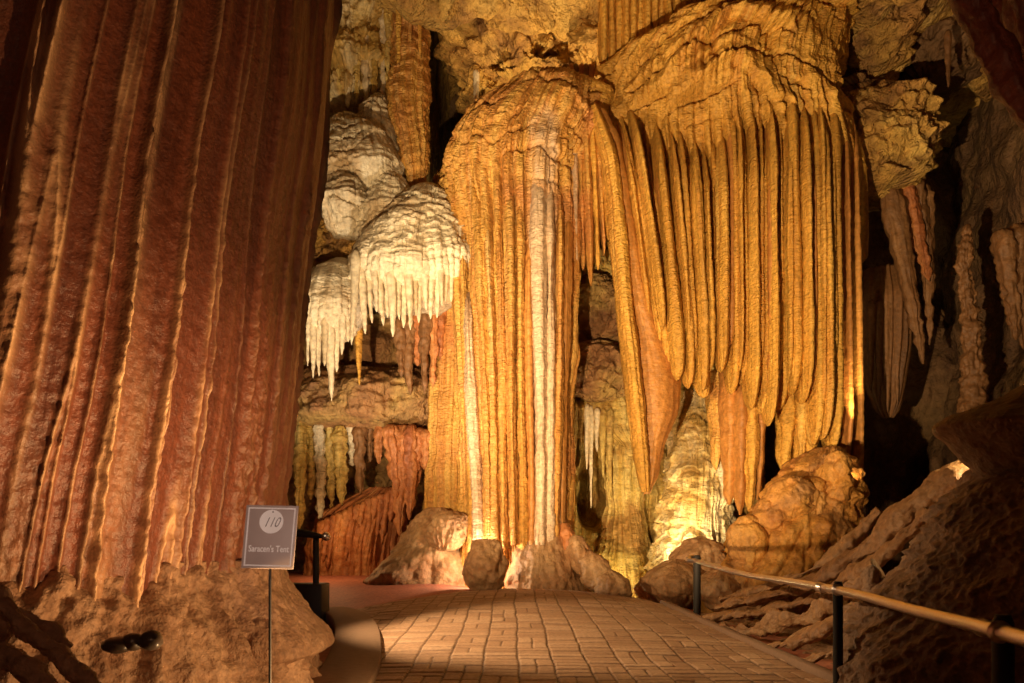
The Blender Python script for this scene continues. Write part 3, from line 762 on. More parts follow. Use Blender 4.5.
# folds: (top px, top py, tip px, tip py, half width px, centre distance, half depth, material)
FOLDS = [(616.0, 122, 653, 343, 4.71, 14.75, 0.42, 'tent'),
         (624.0, 130, 658, 350, 3.85, 14.85, 0.4, 'tent'),
         (633.0, 126, 664, 368, 4.71, 14.65, 0.45, 'tent'),
         (642.0, 134, 670, 372, 4.28, 14.75, 0.4, 'tent'),
         (652.0, 128, 677, 380, 4.71, 14.6, 0.45, 'tent'),
         (667.0, 138, 689, 388, 5.13, 14.55, 0.5, 'tent'),
         (674.0, 134, 693, 366, 4.11, 14.7, 0.4, 'tent'),
         (683.0, 140, 699, 384, 4.45, 14.55, 0.45, 'tent'),
         (690.0, 136, 703, 392, 4.28, 14.5, 0.45, 'tent'),
         (699.0, 130, 709, 372, 4.28, 14.6, 0.42, 'tent'),
         (707.0, 138, 714, 300, 3.42, 14.7, 0.4, 'tent'),
         (717.8, 128, 722, 372, 4.19, 14.5, 0.45, 'tent'),
         (726.8, 110, 731, 394, 4.69, 14.4, 0.5, 'tent'),
         (736.8, 108, 741, 384, 4.19, 14.5, 0.45, 'tent'),
         (746.8, 105, 751, 410, 4.85, 14.38, 0.5, 'tent'),
         (756.4, 102, 760, 414, 5.02, 14.42, 0.5, 'tent'),
         (766.0, 100, 769, 426, 4.69, 14.38, 0.5, 'tent'),
         (776.0, 98, 779, 410, 4.52, 14.45, 0.5, 'tent'),
         (785.8, 95, 790, 396, 5.02, 14.38, 0.5, 'tent'),
         (797.0, 95, 803, 404, 5.19, 14.35, 0.5, 'tent'),
         (806.6, 92, 812, 446, 5.86, 14.42, 0.5, 'tent'),
         (816.6, 92, 822, 440, 5.44, 14.5, 0.5, 'tent'),
         (825.6, 95, 831, 454, 5.86, 14.5, 0.5, 'tent'),
         (835.2, 100, 840, 470, 5.02, 14.9, 0.55, 'tent_brown'),
         (843.6, 115, 849, 540, 4.6, 15.3, 0.6, 'tent_brown'),
         (726, 104, 727, 352, 2.88, 14.42, 0.42, 'tent_brown'),
         (735, 112, 737, 374, 2.88, 14.42, 0.42, 'tent'),
         (745, 104, 747, 372, 2.88, 14.42, 0.42, 'tent'),
         (755, 110, 756, 390, 2.88, 14.42, 0.42, 'tent'),
         (764, 100, 765, 398, 2.88, 14.42, 0.42, 'tent_brown'),
         (773, 106, 775, 392, 2.88, 14.42, 0.42, 'tent'),
         (784, 100, 785, 388, 2.88, 14.42, 0.42, 'tent'),
         (795, 98, 797, 384, 2.88, 14.42, 0.42, 'tent'),
         (805, 100, 808, 400, 2.88, 14.42, 0.42, 'tent_brown'),
         (815, 98, 817, 418, 2.88, 14.42, 0.42, 'tent'),
         (825, 100, 826, 424, 2.88, 14.42, 0.42, 'tent'),
         (629.4, 128, 662, 330, 2.88, 14.5, 0.42, 'tent'),
         (647.3, 132, 674, 348, 2.88, 14.5, 0.42, 'tent_brown'),
         (666.7, 130, 687, 352, 2.88, 14.5, 0.42, 'tent'),
         (689.1, 132, 702, 346, 2.88, 14.5, 0.42, 'tent'),
         (614, 124, 644, 318, 3.6, 14.75, 0.4, 'tent_brown'),
         (618, 127, 648, 330, 3.6, 14.8, 0.4, 'tent'),
         (610, 130, 640, 300, 3.6, 14.85, 0.4, 'tent_brown'),
         (605, 133, 635, 280, 3.6, 14.9, 0.4, 'tent')]
obj('crown', tube(rows, nu=900, dv=1.5, disp=crown_disp, front=.8), M['tent'], t)
for k, (x0, y0, x1, y1, hw, d, b, mt) in enumerate(FOLDS):
    rr = []; y0 += (-14, 6, -4, 14, -8, 2)[k % 6]; hw *= (.85, 1.12, .7, 1.0, 1.2, .8, .95)[k % 7]; d += (.1, -.12, .16, 0, -.08)[k % 5]
    for s, kw, kd in ((0, .40, .30), (.06, .62, .6), (.15, .82, .9), (.3, .92, 1), (.5, 1, 1), (.7, 1.1, 1), (.86, 1.12, .95), (.94, .85, .75), (.98, .5, .45), (1, .10, .12)):
        x = x0 + (x1 - x0) * (s ** 0.85) + .6 * math.sin(k * 2.3 + s * 5) * s; wob = 1 + .04 * math.sin(k * 1.7 + s * 9)
        rr.append((y0 + (y1 - y0) * s, x - hw * kw * wob, x + hw * kw * wob, d + .75 * max(0, 1 - s * 3.2) ** 1.6 - .05 * s, b * kd))
    obj('curtain_fold', tube(rr, nu=40, dv=2.0, disp=D(flute=(.030, 7, .08, 1.3), lump=(.022, .6), lump2=(.010, 9), seed=k * 2.7), front=.7), M[mt], t)
# the long blade at its left edge
bl = [(118, 592, 606, 15.1, .35), (150, 602, 618, 14.9, .5), (230, 613, 634, 14.85, .55), (300, 619, 648, 14.85, .55), (350, 624, 668, 14.9, .5), (385, 627, 679, 14.9, .45), (410, 630, 677, 14.9, .4), (440, 634, 665, 14.9, .35), (465, 637, 659, 14.9, .28), (482, 640, 655, 14.9, .2), (494, 644, 650, 14.9, .08)]
obj('long_blade', tube(bl, nu=120, dv=1.8, disp=D(flute=(.03, 4.5, .12, 1.3), lump=(.05, .9), lump2=(.01, 7), seed=44), front=.7), M['tent_brown'], t)['label'] = 'long rust-brown blade'
be = [(112, 588, 598, 14.95, .3), (140, 598, 608, 14.65, .36), (165, 604, 616, 14.5, .4), (230, 611, 624, 14.5, .4), (306, 617, 631, 14.5, .4), (380, 625, 640, 14.55, .38), (440, 632, 646, 14.6, .3), (475, 638, 648, 14.65, .2), (492, 643, 648, 14.7, .06)]
obj('curtain_fold', tube(be, nu=60, dv=1.8, disp=D(flute=(.04, 7, .08, 1.3), lump=(.02, .9), lump2=(.012, 9), seed=47), front=.7), M['tent'], t)
# lower torn strips below the main hem
for k, (x0, y0, x1, y1, hw, d, mt) in enumerate(((728, 372, 729, 505, 7, 15.2, 'tent_brown'), (738, 385, 740, 515, 6, 15.0, 'tent_brown'), (750, 395, 749, 512, 6, 14.9, 'tent'), (757, 400, 757, 500, 4, 15.0, 'tent_brown'), (786, 375, 784, 474, 8, 14.9, 'tent'),
                                             (797, 385, 799, 468, 8, 14.85, 'tent'), (809, 400, 806, 476, 7, 14.9, 'tent'), (701, 368, 704, 398, 6, 15.0, 'tent'), (714, 372, 716, 470, 5, 15.6, 'column'), (722, 400, 724, 500, 4, 15.8, 'white'))):
    rr = [(y0 + (y1 - y0) * s, x0 + (x1 - x0) * s - hw * w, x0 + (x1 - x0) * s + hw * w, d, .32 * w) for s, w in ((0, .8), (.3, 1), (.6, .8), (.85, .5), (1, .08))]
    obj('torn_strip', tube(rr, nu=40, dv=1.8, disp=D(flute=(.04, 6, .3, 1.2), lump=(.05, 2), seed=k * 5 + 2), front=.7), M[mt], t)
# pleated top edge above the crown
rows = [(-60, 600, 735, 16.4, .5), (0, 600, 735, 16.4, .6), (30, 598, 722, 16.4, .6), (52, 599, 690, 16.4, .5), (66, 604, 665, 16.4, .3)]
# small pale pleats between column and drapery
for k, (x0, y0, x1, y1, hw, mt) in enumerate(((566, 112, 568, 262, 3.4, 'pale_rib'), (572, 112, 576, 276, 3.8, 'pale_rib'), (578, 114, 583, 270, 3.2, 'column'), (584, 112, 591, 286, 4.4, 'column'), (590, 116, 598, 270, 3.4, 'tent'), (594, 118, 604, 256, 3.4, 'column'), (599, 126, 609, 240, 3.0, 'tent'), (561, 116, 562, 235, 3.4, 'pale_rib'))):
    rr = [(y0 + (y1 - y0) * s, x0 + (x1 - x0) * s - hw * w, x0 + (x1 - x0) * s + hw * w, 15.15 - .25 * min(1, s * 6) + .05 * (k % 3), .30 * w) for s, w in ((0, .5), (.12, 1), (.5, 1), (.8, .8), (.95, .45), (1, .08))]
    obj('side_pleat', tube(rr, nu=32, dv=2, disp=D(flute=(.02, 9, .2, 1.2), lump=(.03, 1.5), seed=k * 4 + 90), front=.7), M[mt], t)
obj('shoulder', tube([(85, 560, 600, 15.6, .3), (98, 552, 612, 15.5, .5), (125, 556, 612, 15.5, .5), (150, 562, 612, 15.6, .4), (180, 570, 608, 15.7, .2)], nu=140, dv=1.6, disp=D(terr=(.08, 3, 1, 1), lump=(.08, 1.5), flute=(.03, 8, .5, 1.2), seed=61)), M['tent'], t)

# upper pleats
t = thing('drapery', 'small row of golden pleats hanging from the roof above the huge curtain', 'stone drapery', (2.9, 16.6, 10.2))
obj('ledge', tube([(-90, 590, 760, 16.9, .9), (-10, 594, 752, 16.7, .8), (6, 596, 742, 16.6, .7), (24, 600, 715, 16.6, .4)], nu=200, dv=1.6, disp=D(terr=(.1, 2.4, 1.2, .8), lump=(.12, 1.2), flute=(.03, 8, .5, 1), seed=70)), M['tent'], t)
UP = [(603, 66), (611, 68), (618, 60), (625, 66), (632, 70), (639, 69), (646, 66), (653, 62), (660, 56), (667, 52), (675, 46), (683, 40), (692, 34), (701, 28), (710, 22)]
for k, (x, y1) in enumerate(UP):
    rr = [(-8 + (y1 + 8) * s, x - 4.3 * w, x + 4.3 * w, 16.1 + .05 * (k % 3), .3 * w) for s, w in ((0, .7), (.2, 1), (.6, 1), (.9, .8), (1, .3))]
    obj('pleat', tube(rr, nu=30, dv=2, disp=D(flute=(.02, 9, .3, 1.2), lump=(.03, 1.5), seed=k * 2 + 300), front=.7), M['tent'], t)

# ------------------------------------------------------------------ white canopy with stalactites
t = thing('flowstone_canopy', 'cream white tiered flowstone canopy fringed with stalactites left of the central column', 'flowstone', (-2.3, 16, 4.6))
TD = dict(groove=(.06, 4.0, 1.2, 1.0), crack=(.06, 6, .8), terr=(.09, 3.2, 1.6, .8), terr2=(.05, 7, 1.2, 1.6), lump=(.11, 1.4), flute=(.035, 7, .9, 1.2))
tiers = [([(98, 374, 384, 16.3, .2), (108, 366, 394, 16.2, .4), (125, 358, 400, 16.2, .5), (150, 352, 404, 16.2, .6), (180, 350, 405, 16.2, .6)], 'white'),
         ([(120, 338, 362, 16.0, .3), (135, 324, 384, 15.9, .6), (155, 318, 398, 15.8, .8), (175, 314, 404, 15.7, .85), (195, 318, 404, 15.8, .7), (225, 330, 400, 16.0, .5)], 'white'),
         ([(176, 332, 352, 15.5, .25), (186, 324, 364, 15.4, .45), (205, 319, 371, 15.3, .55), (222, 326, 366, 15.4, .4), (238, 338, 356, 15.5, .15)], 'white'),
         ([(172, 380, 400, 15.6, .25), (188, 370, 408, 15.5, .5), (215, 364, 412, 15.5, .6), (250, 360, 414, 15.5, .6), (275, 362, 410, 15.6, .5)], 'white'),
         ([(190, 418, 440, 15.5, .3), (200, 402, 452, 15.4, .6), (218, 384, 461, 15.3, .8), (240, 366, 466, 15.2, .95), (262, 358, 467, 15.2, 1.0), (282, 360, 466, 15.3, .95), (300, 368, 458, 15.5, .7), (315, 380, 440, 15.7, .4)], 'white'),
         ([(262, 332, 352, 15.5, .25), (272, 314, 358, 15.4, .45), (290, 306, 359, 15.3, .55), (310, 306, 358, 15.3, .55), (330, 312, 352, 15.4, .4), (345, 320, 342, 15.5, .2)], 'white')]
ST = [(356, 262, 352, 345, 7), (361, 268, 365, 334, 7), (367, 270, 372, 323, 6), (373, 272, 377, 312, 6), (378, 274, 383, 326, 7), (385, 276, 388, 318, 6), (391, 276, 393, 337, 8), (398, 276, 399, 320, 6), (403, 276, 404, 328, 7), (409, 275, 410, 330, 7), (415, 274, 416, 316, 6), (419, 272, 419, 323, 7),
      (425, 270, 426, 310, 6), (430, 268, 431, 319, 7), (436, 266, 437, 318, 7), (441, 264, 442, 306, 6), (446, 260, 446, 302, 6), (450, 258, 451, 302, 6), (455, 254, 456, 300, 6), (460, 250, 460, 279, 5), (464, 244, 464, 266, 5),
      (308, 305, 308, 366, 6), (313, 306, 313, 378, 7), (318, 308, 319, 376, 7), (324, 310, 325, 366, 7), (330, 310, 331, 401, 9), (337, 310, 337, 372, 7), (342, 308, 342, 355, 7), (347, 306, 348, 342, 6), (353, 300, 353, 322, 6)]
FR = [(x0, y0 - 24, x1, y1, w * .60) for x0, y0, x1, y1, w in ST]
for k, (r, mt) in enumerate(tiers):
    base_d = D(seed=k * 9 + 1, **TD)
    obj('tier', tube(r, nu=260 if k != 4 else 520, dv=1.3, disp=(lambda q, p, f=base_d: f(q, p) * (1 - .6 * smooth(235, 265, HY - (p[:, 2] - CZ) * F / p[:, 1])) + .20 * imprint(p, FR, 1.0, 22, 34) * (p[:, 1] < 15.4)) if k in (4, 5) else base_d, front=.75), M[mt], t)
for k, (x0, y0, x1, y1, w) in enumerate(ST):
    y0 -= 12
    d = (14.45 if k < 21 else 14.85) + .12 * ((k * 7) % 3) + (.35 if x0 > 452 else 0)
    obj('stalactite', stal(x0, y0, y1, w * 1.3, d, lean=(x1 - x0) / (y1 - y0), seed=k * 1.3, amp=.015), M['stal_cream'], t)
for k in range(34):
    x0 = 357 + k * 3.15 if k < 33 else 462
    obj('stalactite', stal(x0, 255 - (k > 26) * 8, 290 + 14 * math.sin(k * 1.9) - (k > 26) * 12, 5.5, 14.62 + (.3 if k > 28 else 0) + .05 * (k % 3), seed=k + 200, amp=.012, nu=14), M['stal_cream'], t)
rockthing('stalactite', stal(359, 322, 385, 8, 15.5, seed=3), 'tent', 'single orange stalactite hanging under the left half of the white canopy', 'stalactite')
rockthing('rock_outcrop', tube([(215, 318, 368, 16.2, .4), (240, 314, 372, 16.1, .5), (265, 312, 366, 16.1, .5), (290, 318, 360, 16.3, .3)], nu=160, dv=1.5, disp=D(lump=(.18, 2.2), lump2=(.08, 6), seed=31)), 'ceiling', 'rough orange-brown rock between two tiers of the white canopy', 'rock')

t = thing('drapery', 'ragged brown drapery hanging beneath the white canopy beside the column', 'stone drapery', (-1.9, 15.9, 4))
for k, (x0, y0, x1, y1, w, mt) in enumerate(((398, 318, 402, 378, 12, 'dark_drape'), (408, 315, 410, 395, 12, 'dark_drape'), (418, 310, 418, 366, 12, 'rust'), (426, 305, 424, 394, 11, 'dark_drape'), (434, 300, 433, 388, 10, 'rust'), (441, 296, 440, 360, 10, 'rust'))):
    obj('ragged_fold', stal(x0, y0, y1, w, 15.7 + .08 * (k % 3), lean=(x1 - x0) / (y1 - y0), seed=k + 50, amp=.04, nu=28), M[mt], t)

# upper left: slender column and pale fluted wall
t = thing('column', 'slender orange column hanging from the roof above the white canopy', 'rock column', P(418, 195, 16.2))
obj('shaft', tube([(-90, 392, 432, 16.3, .45), (0, 395, 429, 16.3, .42), (60, 393, 428, 16.2, .42), (85, 389, 428, 16.1, .45), (110, 390, 427, 16.0, .45), (140, 398, 427, 15.9, .4), (165, 404, 428, 15.8, .36), (182, 409, 424, 15.75, .22), (200, 415, 419, 15.75, .06)], nu=220, dv=1.5,
                  disp=D(flute=(.06, 7, .25, 1.3), terr=(.05, 4, 1.3, 1.2), lump=(.06, 2), seed=71), front=.72), M['column'], t)
for k, (x, y1, w, mt) in enumerate(((399, 92, 7, 'tent'), (410, 75, 6, 'column'), (420, 60, 7, 'tent'))):
    obj('rib', stal(x, -40, y1, w, 15.75, seed=k + 5), M[mt], t)
t = thing('flowstone_wall', 'pale fluted flowstone hanging from the roof beside the red column', 'flowstone', P(362, 118, 17))
obj('body', tube([(-90, 318, 396, 17.2, .7), (0, 326, 394, 17.1, .7), (20, 326, 392, 17.0, .75), (60, 324, 390, 16.9, .75), (95, 326, 388, 16.9, .6), (112, 334, 376, 17.0, .4), (120, 342, 366, 17.0, .2)], nu=260, dv=1.4, disp=D(flute=(.20, 4, .5, 1.5), flute2=(.06, 10, .8, 1), lump=(.20, 1.6), lump2=(.08, 5), seed=81)), M['cascade'], t)
for k, (x, y0, y1, w) in enumerate(((340, 30, 92, 8), (348, 22, 108, 8), (357, 28, 100, 8), (366, 34, 114, 8), (375, 30, 104, 7), (383, 10, 116, 6), (388, 0, 110, 5))):
    obj('flute', stal(x, y0, y1, w, 16.25 + .06 * (k % 2), seed=k + 11, amp=.04), M['stal_cream' if k % 2 else 'yellow'], t)

# ------------------------------------------------------------------ roof rocks in view
for k, (px, py, d, w, h, b, mt, lab) in enumerate(((520, 20, 17.6, 150, 130, 1.3, 'ceiling', 'large lumpy ochre roof boss above the central column'), (492, 62, 18.0, 56, 110, .8, 'ceiling', 'greenish ochre roof boss beside the dark cleft by the slender orange column'),
                                              (585, 62, 17.2, 60, 70, .8, 'ceiling', 'brown roof boss between the column crown and the small pleats'), (868, 30, 17.2, 80, 110, 1.0, 'ceiling', 'yellow lumpy roof boss right of the huge golden curtain'),
                                              (925, 40, 18.0, 90, 110, 1.1, 'wall', 'shadowy roof boss near the dark hanging drape'))):
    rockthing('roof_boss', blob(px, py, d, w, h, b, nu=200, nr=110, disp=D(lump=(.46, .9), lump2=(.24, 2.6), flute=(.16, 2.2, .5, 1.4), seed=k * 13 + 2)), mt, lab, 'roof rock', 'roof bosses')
for k, (x, y0, y1, w, d, mt, lab) in enumerate(((476, 70, 114, 6, 16.8, 'stal_cream', 'small lone white stalactite above the left shoulder of the column'),
                                              (948, 30, 88, 7, 16.0, 'dark_drape', 'thin reddish stalactite hanging near the dark foreground drape'))):
    rockthing('stalactite', stal(x, y0, y1, w, d, seed=k), mt, lab, 'stalactite')
t = thing('drapery', 'short brown fringe hanging from the roof just above the column crown', 'stone drapery', P(578, 100, 16.3))
for k in range(6):
    obj('fringe_tooth', stal(566 + k * 5, 64, 98 + 6 * ((k * 5) % 3), 7, 16.2, seed=k + 31), M['rust' if k % 2 else 'dark_drape'], t)

# ------------------------------------------------------------------ back flowstone behind the tent
def back_flow(px, py):
    d = 18.6 + 0 * px
    p = np.stack([(px - 512) / F * 18.6, d, CZ + (HY - py) / F * 18.6], -1)
    o = D(flute=(.34, 2.6, .10, 1.6), flute2=(.12, 7, .35, 1.5), terr=(.16, 1.5, 1.4, .8), lump=(.45, .7), lump2=(.08, 3), crack=(.25, 4, .2), groove=(.12, 1.8, 1.3, .8), seed=8)(p * np.array([1, 0, 1]), p)
    hole = smooth(1.0, .55, np.sqrt(((px - 592) / 17) ** 2 + ((py - 490) / 46) ** 2) + .25 * noise(p * 2.5))
    hole2 = smooth(1.0, .6, np.sqrt(((px - 590) / 30) ** 2 + ((py - 330) / 55) ** 2) + .25 * noise(p * 2.0))
    edge = smooth(.0, .12, (px - 548) / 330) * smooth(.0, .12, (878 - px) / 330)
    p[:, 1] -= o - 1.6 * hole - 1.3 * hole2; return p


g0 = grid(back_flow, np.linspace(552, 760, 260), np.linspace(250, 615, 380))
rockthing('flowstone_wall', g0, 'yellow', 'bright yellow fluted flowstone at the back below the golden curtain', 'flowstone')
rows = [(385, 690, 706, 17.2, .3), (405, 682, 714, 17.2, .5), (430, 674, 720, 17.1, .7), (460, 668, 726, 17.0, .8), (500, 662, 730, 17.0, .9), (540, 655, 734, 17.0, .95), (590, 645, 745, 17.0, 1.0), (620, 640, 750, 17, 1.0)]
rockthing('flowstone_cascade', tube(rows, nu=300, dv=1.3, disp=D(groove=(.20, 1.9, 1.0, .9), terr=(.20, 2.1, 1.3, .9), crack=(.08, 5, .5), terr2=(.05, 6, 1, 1.5), flute=(.06, 6, .5, 1.3), lump=(.14, 1.3), seed=19), front=.72), 'cascade', 'cream terraced cascade of flowstone at the back behind the hem of the golden curtain', 'flowstone')
rows = [(395, 572, 640, 18.0, .3), (412, 566, 650, 17.9, .4), (430, 570, 648, 17.9, .4), (450, 600, 646, 18, .35), (520, 606, 640, 18, .4), (560, 600, 650, 17.9, .6), (610, 596, 660, 17.8, .7)]
rockthing('flowstone_column', tube(rows, nu=220, dv=1.4, disp=D(flute=(.09, 5, .2, 1.3), flute2=(.04, 11, .4, 1.2), terr=(.05, 3, 1, 1), lump=(.1, 1.2), seed=29), front=.72), 'yellow', 'yellow fluted flowstone column beside the small dark grotto at the back', 'flowstone')
BS = [(568, 400, 475, 8), (575, 402, 462, 6), (581, 404, 448, 6), (587, 404, 470, 6), (591, 406, 508, 5), (597, 408, 452, 6), (603, 408, 478, 7), (610, 408, 500, 7)]
for k, (x, y0, y1, w) in enumerate(BS):
    rockthing('stalactite', stal(x, y0, y1, w, 17.4, seed=k * 2.2), 'stal_cream' if k in (3, 4, 5) else 'yellow', 'slim %s stalactite over the small back grotto, number %s from the column' % ('white' if k in (3, 4, 5) else 'yellow', ('one', 'two', 'three', 'four', 'five', 'six', 'seven', 'eight')[k]), 'stalactite', 'stalactites over the back grotto')
rockthing('rock_shelf', blob(596, 372, 17.6, 76, 62, .7, nu=200, nr=100, disp=D(lump=(.2, 2.4), lump2=(.09, 6), seed=37)), 'brown', 'rough rusty rock shelf seen between the column and the long blade', 'rock')
rockthing('rock_shelf', blob(596, 312, 18.0, 80, 70, .7, nu=160, nr=90, disp=D(lump=(.2, 2.0), lump2=(.09, 6), seed=39)), 'brown', 'shadowed reddish rock above the rusty shelf behind the column', 'rock')
for k, (px, py, d, w, h, lab) in enumerate(((676, 585, 14.2, 62, 52, 'reddish rounded boulder left of the far handrail post'), (700, 566, 14.6, 56, 60, 'brown rounded boulder behind the far handrail post'), (722, 590, 13.2, 50, 44, 'dark brown boulder just right of the far handrail post'),
                                            (650, 590, 15, 30, 30, 'small boulder at the foot of the yellow back flowstone'), (760, 604, 12.5, 60, 34, 'low tan boulder behind the middle of the steel handrail'))):
    rockthing('boulder', blob(px, py, d, w, h, w / F * d * .5, nu=130, nr=70, disp=D(lump=(.12, 1.8), lump2=(.05, 5), terr=(.04, 3, 1, 1), seed=k * 5 + 3)), 'mound', lab, 'boulder', 'boulders beyond the handrail')

# mound under the right side of the tent
t = thing('mound', 'great golden-brown mound of swollen rock below the right end of the curtain', 'rock mound', (4.5, 13.8, 0))
rows = [(448, 812, 840, 14.4, .3), (462, 798, 846, 14.2, .5), (480, 778, 852, 14.0, .7), (505, 760, 858, 13.9, .9), (525, 742, 862, 13.8, 1.0), (555, 728, 866, 13.7, 1.1), (590, 706, 874, 13.6, 1.2), (625, 700, 880, 13.6, 1.2)]
obj('body', tube(rows, nu=300, dv=1.5, disp=D(lump=(.22, 1.0), lump2=(.06, 4), groove=(.12, 1.6, 1.2, .9), terr=(.10, 1.8, 1.4, .8), crack=(.10, 2.5, .4), flute=(.05, 3, .4, 1.3), seed=51), front=.72), M['mound_gold'], t)
for k, (px, py, w, h) in enumerate(((790, 500, 48, 50), (772, 522, 40, 56), (812, 505, 34, 56), (776, 556, 22, 46), (800, 530, 44, 44), (828, 530, 30, 80), (748, 545, 36, 60), (836, 480, 26, 60))):
    obj('swelling', blob(px, py, 13.15 + .08 * (k % 3), w, h, .36, nu=100, nr=60, disp=D(lump=(.07, 2.0), terr=(.05, 3.5, 1, 1), groove=(.06, 3, 1, 1), crack=(.05, 4, .5), flute=(.03, 5, .5, 1.2), lump2=(.02, 7), seed=k * 3 + 60)), M['mound_gold'], t)

# ------------------------------------------------------------------ left grotto
rockthing('rock_ledge', tube([(372, 296, 440, 17.4, .5), (385, 288, 444, 17.1, .9), (400, 286, 444, 17.0, 1.1), (418, 288, 440, 17.0, 1.1), (432, 300, 430, 17.2, .8), (440, 320, 420, 17.4, .4)], nu=280, dv=1.3, disp=D(lump=(.22, 1.5), lump2=(.09, 5), seed=91)), 'brown', 'rough brown ledge under the white canopy roofing the left grotto', 'rock ledge')
rockthing('rock_outcrop', tube([(320, 290, 440, 18.4, .6), (360, 286, 446, 18.2, .7), (400, 290, 440, 18.3, .6)], nu=240, dv=1.6, disp=D(lump=(.2, 1.2), lump2=(.08, 4), seed=93)), 'brown', 'shadowed reddish rock face behind the canopy stalactites', 'rock')
GS = [(300, 425, 530, 14, 'yellow', 'broad yellow'), (311, 430, 500, 9, 'yellow', 'slim yellow'), (320, 428, 525, 10, 'white', 'long white'), (331, 430, 512, 9, 'yellow', 'long yellow'), (341, 432, 505, 14, 'yellow', 'fat yellow'), (352, 430, 466, 8, 'white', 'short white'), (360, 430, 494, 11, 'dark_drape', 'dull brown'), (370, 430, 462, 7, 'dark_drape', 'short brown'), (379, 432, 464, 10, 'rust', 'stubby rusty')]
for k, (x, y0, y1, w, mt, ad) in enumerate(GS):
    rockthing('stalactite', stal(x, y0 - 6, y1, w, 16.5 + .1 * (k % 2), seed=k * 1.9 + 4, amp=.05, nu=30), mt, '%s stalactite under the left grotto ledge, %s from the red column' % (ad, ('first', 'second', 'third', 'fourth', 'fifth', 'sixth', 'seventh', 'eighth', 'ninth')[k]), 'stalactite', 'stalactites of the left grotto')
t = thing('drapery', 'rust-brown pointed drapery hanging at the right end of the left grotto', 'stone drapery', P(402, 535, 16.2))
for k, (x0, y0, x1, y1, w) in enumerate(((392, 425, 396, 500, 16), (402, 425, 400, 536, 18), (412, 425, 409, 520, 16), (420, 428, 416, 488, 12), (427, 430, 424, 470, 10))):
    obj('pointed_fold', stal(x0, y0, y1, w, 16.1 + .1 * (k % 2), b=.2, lean=(x1 - x0) / (y1 - y0), seed=k + 7.7, amp=.05, nu=36), M['rust'], t)
t = thing('drapery', 'dark rusty fringed curtain rising to the right inside the left grotto', 'stone drapery', (-3.3, 16.6, .5))
rows = [(488, 376, 398, 16.9, .2), (505, 340, 404, 16.8, .4), (520, 322, 404, 16.8, .5), (545, 316, 400, 16.8, .5), (585, 312, 396, 16.8, .4)]
obj('body', tube(rows, nu=260, dv=1.5, disp=D(flute=(.14, 4, .3, 1.5), flute2=(.06, 9, .5, 1.3), lump=(.12, 1.3), seed=101), front=.72), M['rust'], t)
for k in range(13):
    x = 322 + k * 6; y0 = 520 - k * 2.7
    obj('fringe_tooth', stal(x, y0, y0 + 34 + 10 * ((k * 7) % 3), 7, 16.25, lean=-.12, seed=k + 21, amp=.03), M['rust'], t)
rockthing('rock_outcrop', grid(lambda px, py: (lambda p: np.stack([p[:, 0], p[:, 1] - .35 * fbm(p * 1.2, 4) - .1 * ridged(p * 2.2, 3), p[:, 2]], -1))(np.stack([(px - 512) / F * 18.2, 18.2 + 0 * px, CZ + (HY - py) / F * 18.2], -1)), np.linspace(230, 470, 200), np.linspace(420, 600, 160)), 'brown', 'dim brown rock closing the back of the left grotto', 'rock')

# ------------------------------------------------------------------ right side: ledge, hanging drapes
rockthing('rock_ledge', tube([(92, 836, 880, 17.3, .6), (106, 834, 920, 16.9, .9), (118, 836, 930, 16.7, 1.1), (150, 840, 932, 16.6, 1.15), (172, 844, 930, 16.6, 1.1), (186, 850, 918, 16.6, 1.0), (196, 856, 896, 16.7, .7), (203, 862, 878, 16.8, .3)], nu=280, dv=1.3, disp=D(lump=(.30, 1.3), lump2=(.13, 4), terr=(.30, 1.1, 1.0, .5), groove=(.2, 1.4, .8, .6), seed=111)), 'ceiling', 'yellow-lit overhanging rock ledge right of the golden curtain', 'rock ledge')
t = thing('drapery', 'long reddish-brown tapering drapery hanging under the yellow ledge', 'stone drapery', P(920, 360, 16.6))
for k, (x0, y0, x1, y1, w, mt) in enumerate(((890, 182, 922, 364, 22, 'dark_drape'), (902, 180, 930, 282, 16, 'rust'), (915, 178, 931, 284, 14, 'dark_drape'), (924, 185, 930, 345, 12, 'dark_drape'))):
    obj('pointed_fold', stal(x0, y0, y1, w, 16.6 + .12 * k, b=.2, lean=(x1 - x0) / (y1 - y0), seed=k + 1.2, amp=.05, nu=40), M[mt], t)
t = thing('stalactite', 'thick grey-brown bundled stalactite hanging low on the dark right wall', 'stalactite', P(885, 415, 17))
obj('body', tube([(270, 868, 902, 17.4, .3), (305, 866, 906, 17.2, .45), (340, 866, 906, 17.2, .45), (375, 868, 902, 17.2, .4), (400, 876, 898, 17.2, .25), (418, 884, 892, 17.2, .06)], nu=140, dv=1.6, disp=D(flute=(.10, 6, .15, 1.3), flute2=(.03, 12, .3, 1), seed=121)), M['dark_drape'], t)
for k, (x, y1) in enumerate(((871, 395), (879, 405), (888, 412), (897, 402))):
    obj('rib', stal(x, 300, y1, 9, 16.8, seed=k + 2), M['dark_drape'], t)
t = thing('drapery', 'dim red-brown drapery at the right edge of the dark wall', 'stone drapery', P(1012, 330, 14))
for k, (x0, y0, x1, y1, w) in enumerate(((1003, 230, 1016, 340, 18), (1016, 225, 1024, 350, 18), (1030, 220, 1034, 360, 18))):
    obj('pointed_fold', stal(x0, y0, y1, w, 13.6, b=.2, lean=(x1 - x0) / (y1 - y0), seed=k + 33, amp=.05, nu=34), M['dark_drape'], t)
t = thing('stalagmite', 'slim crusted stalagmite rib standing on the dark right wall', 'stalagmite', P(968, 345, 16.2))
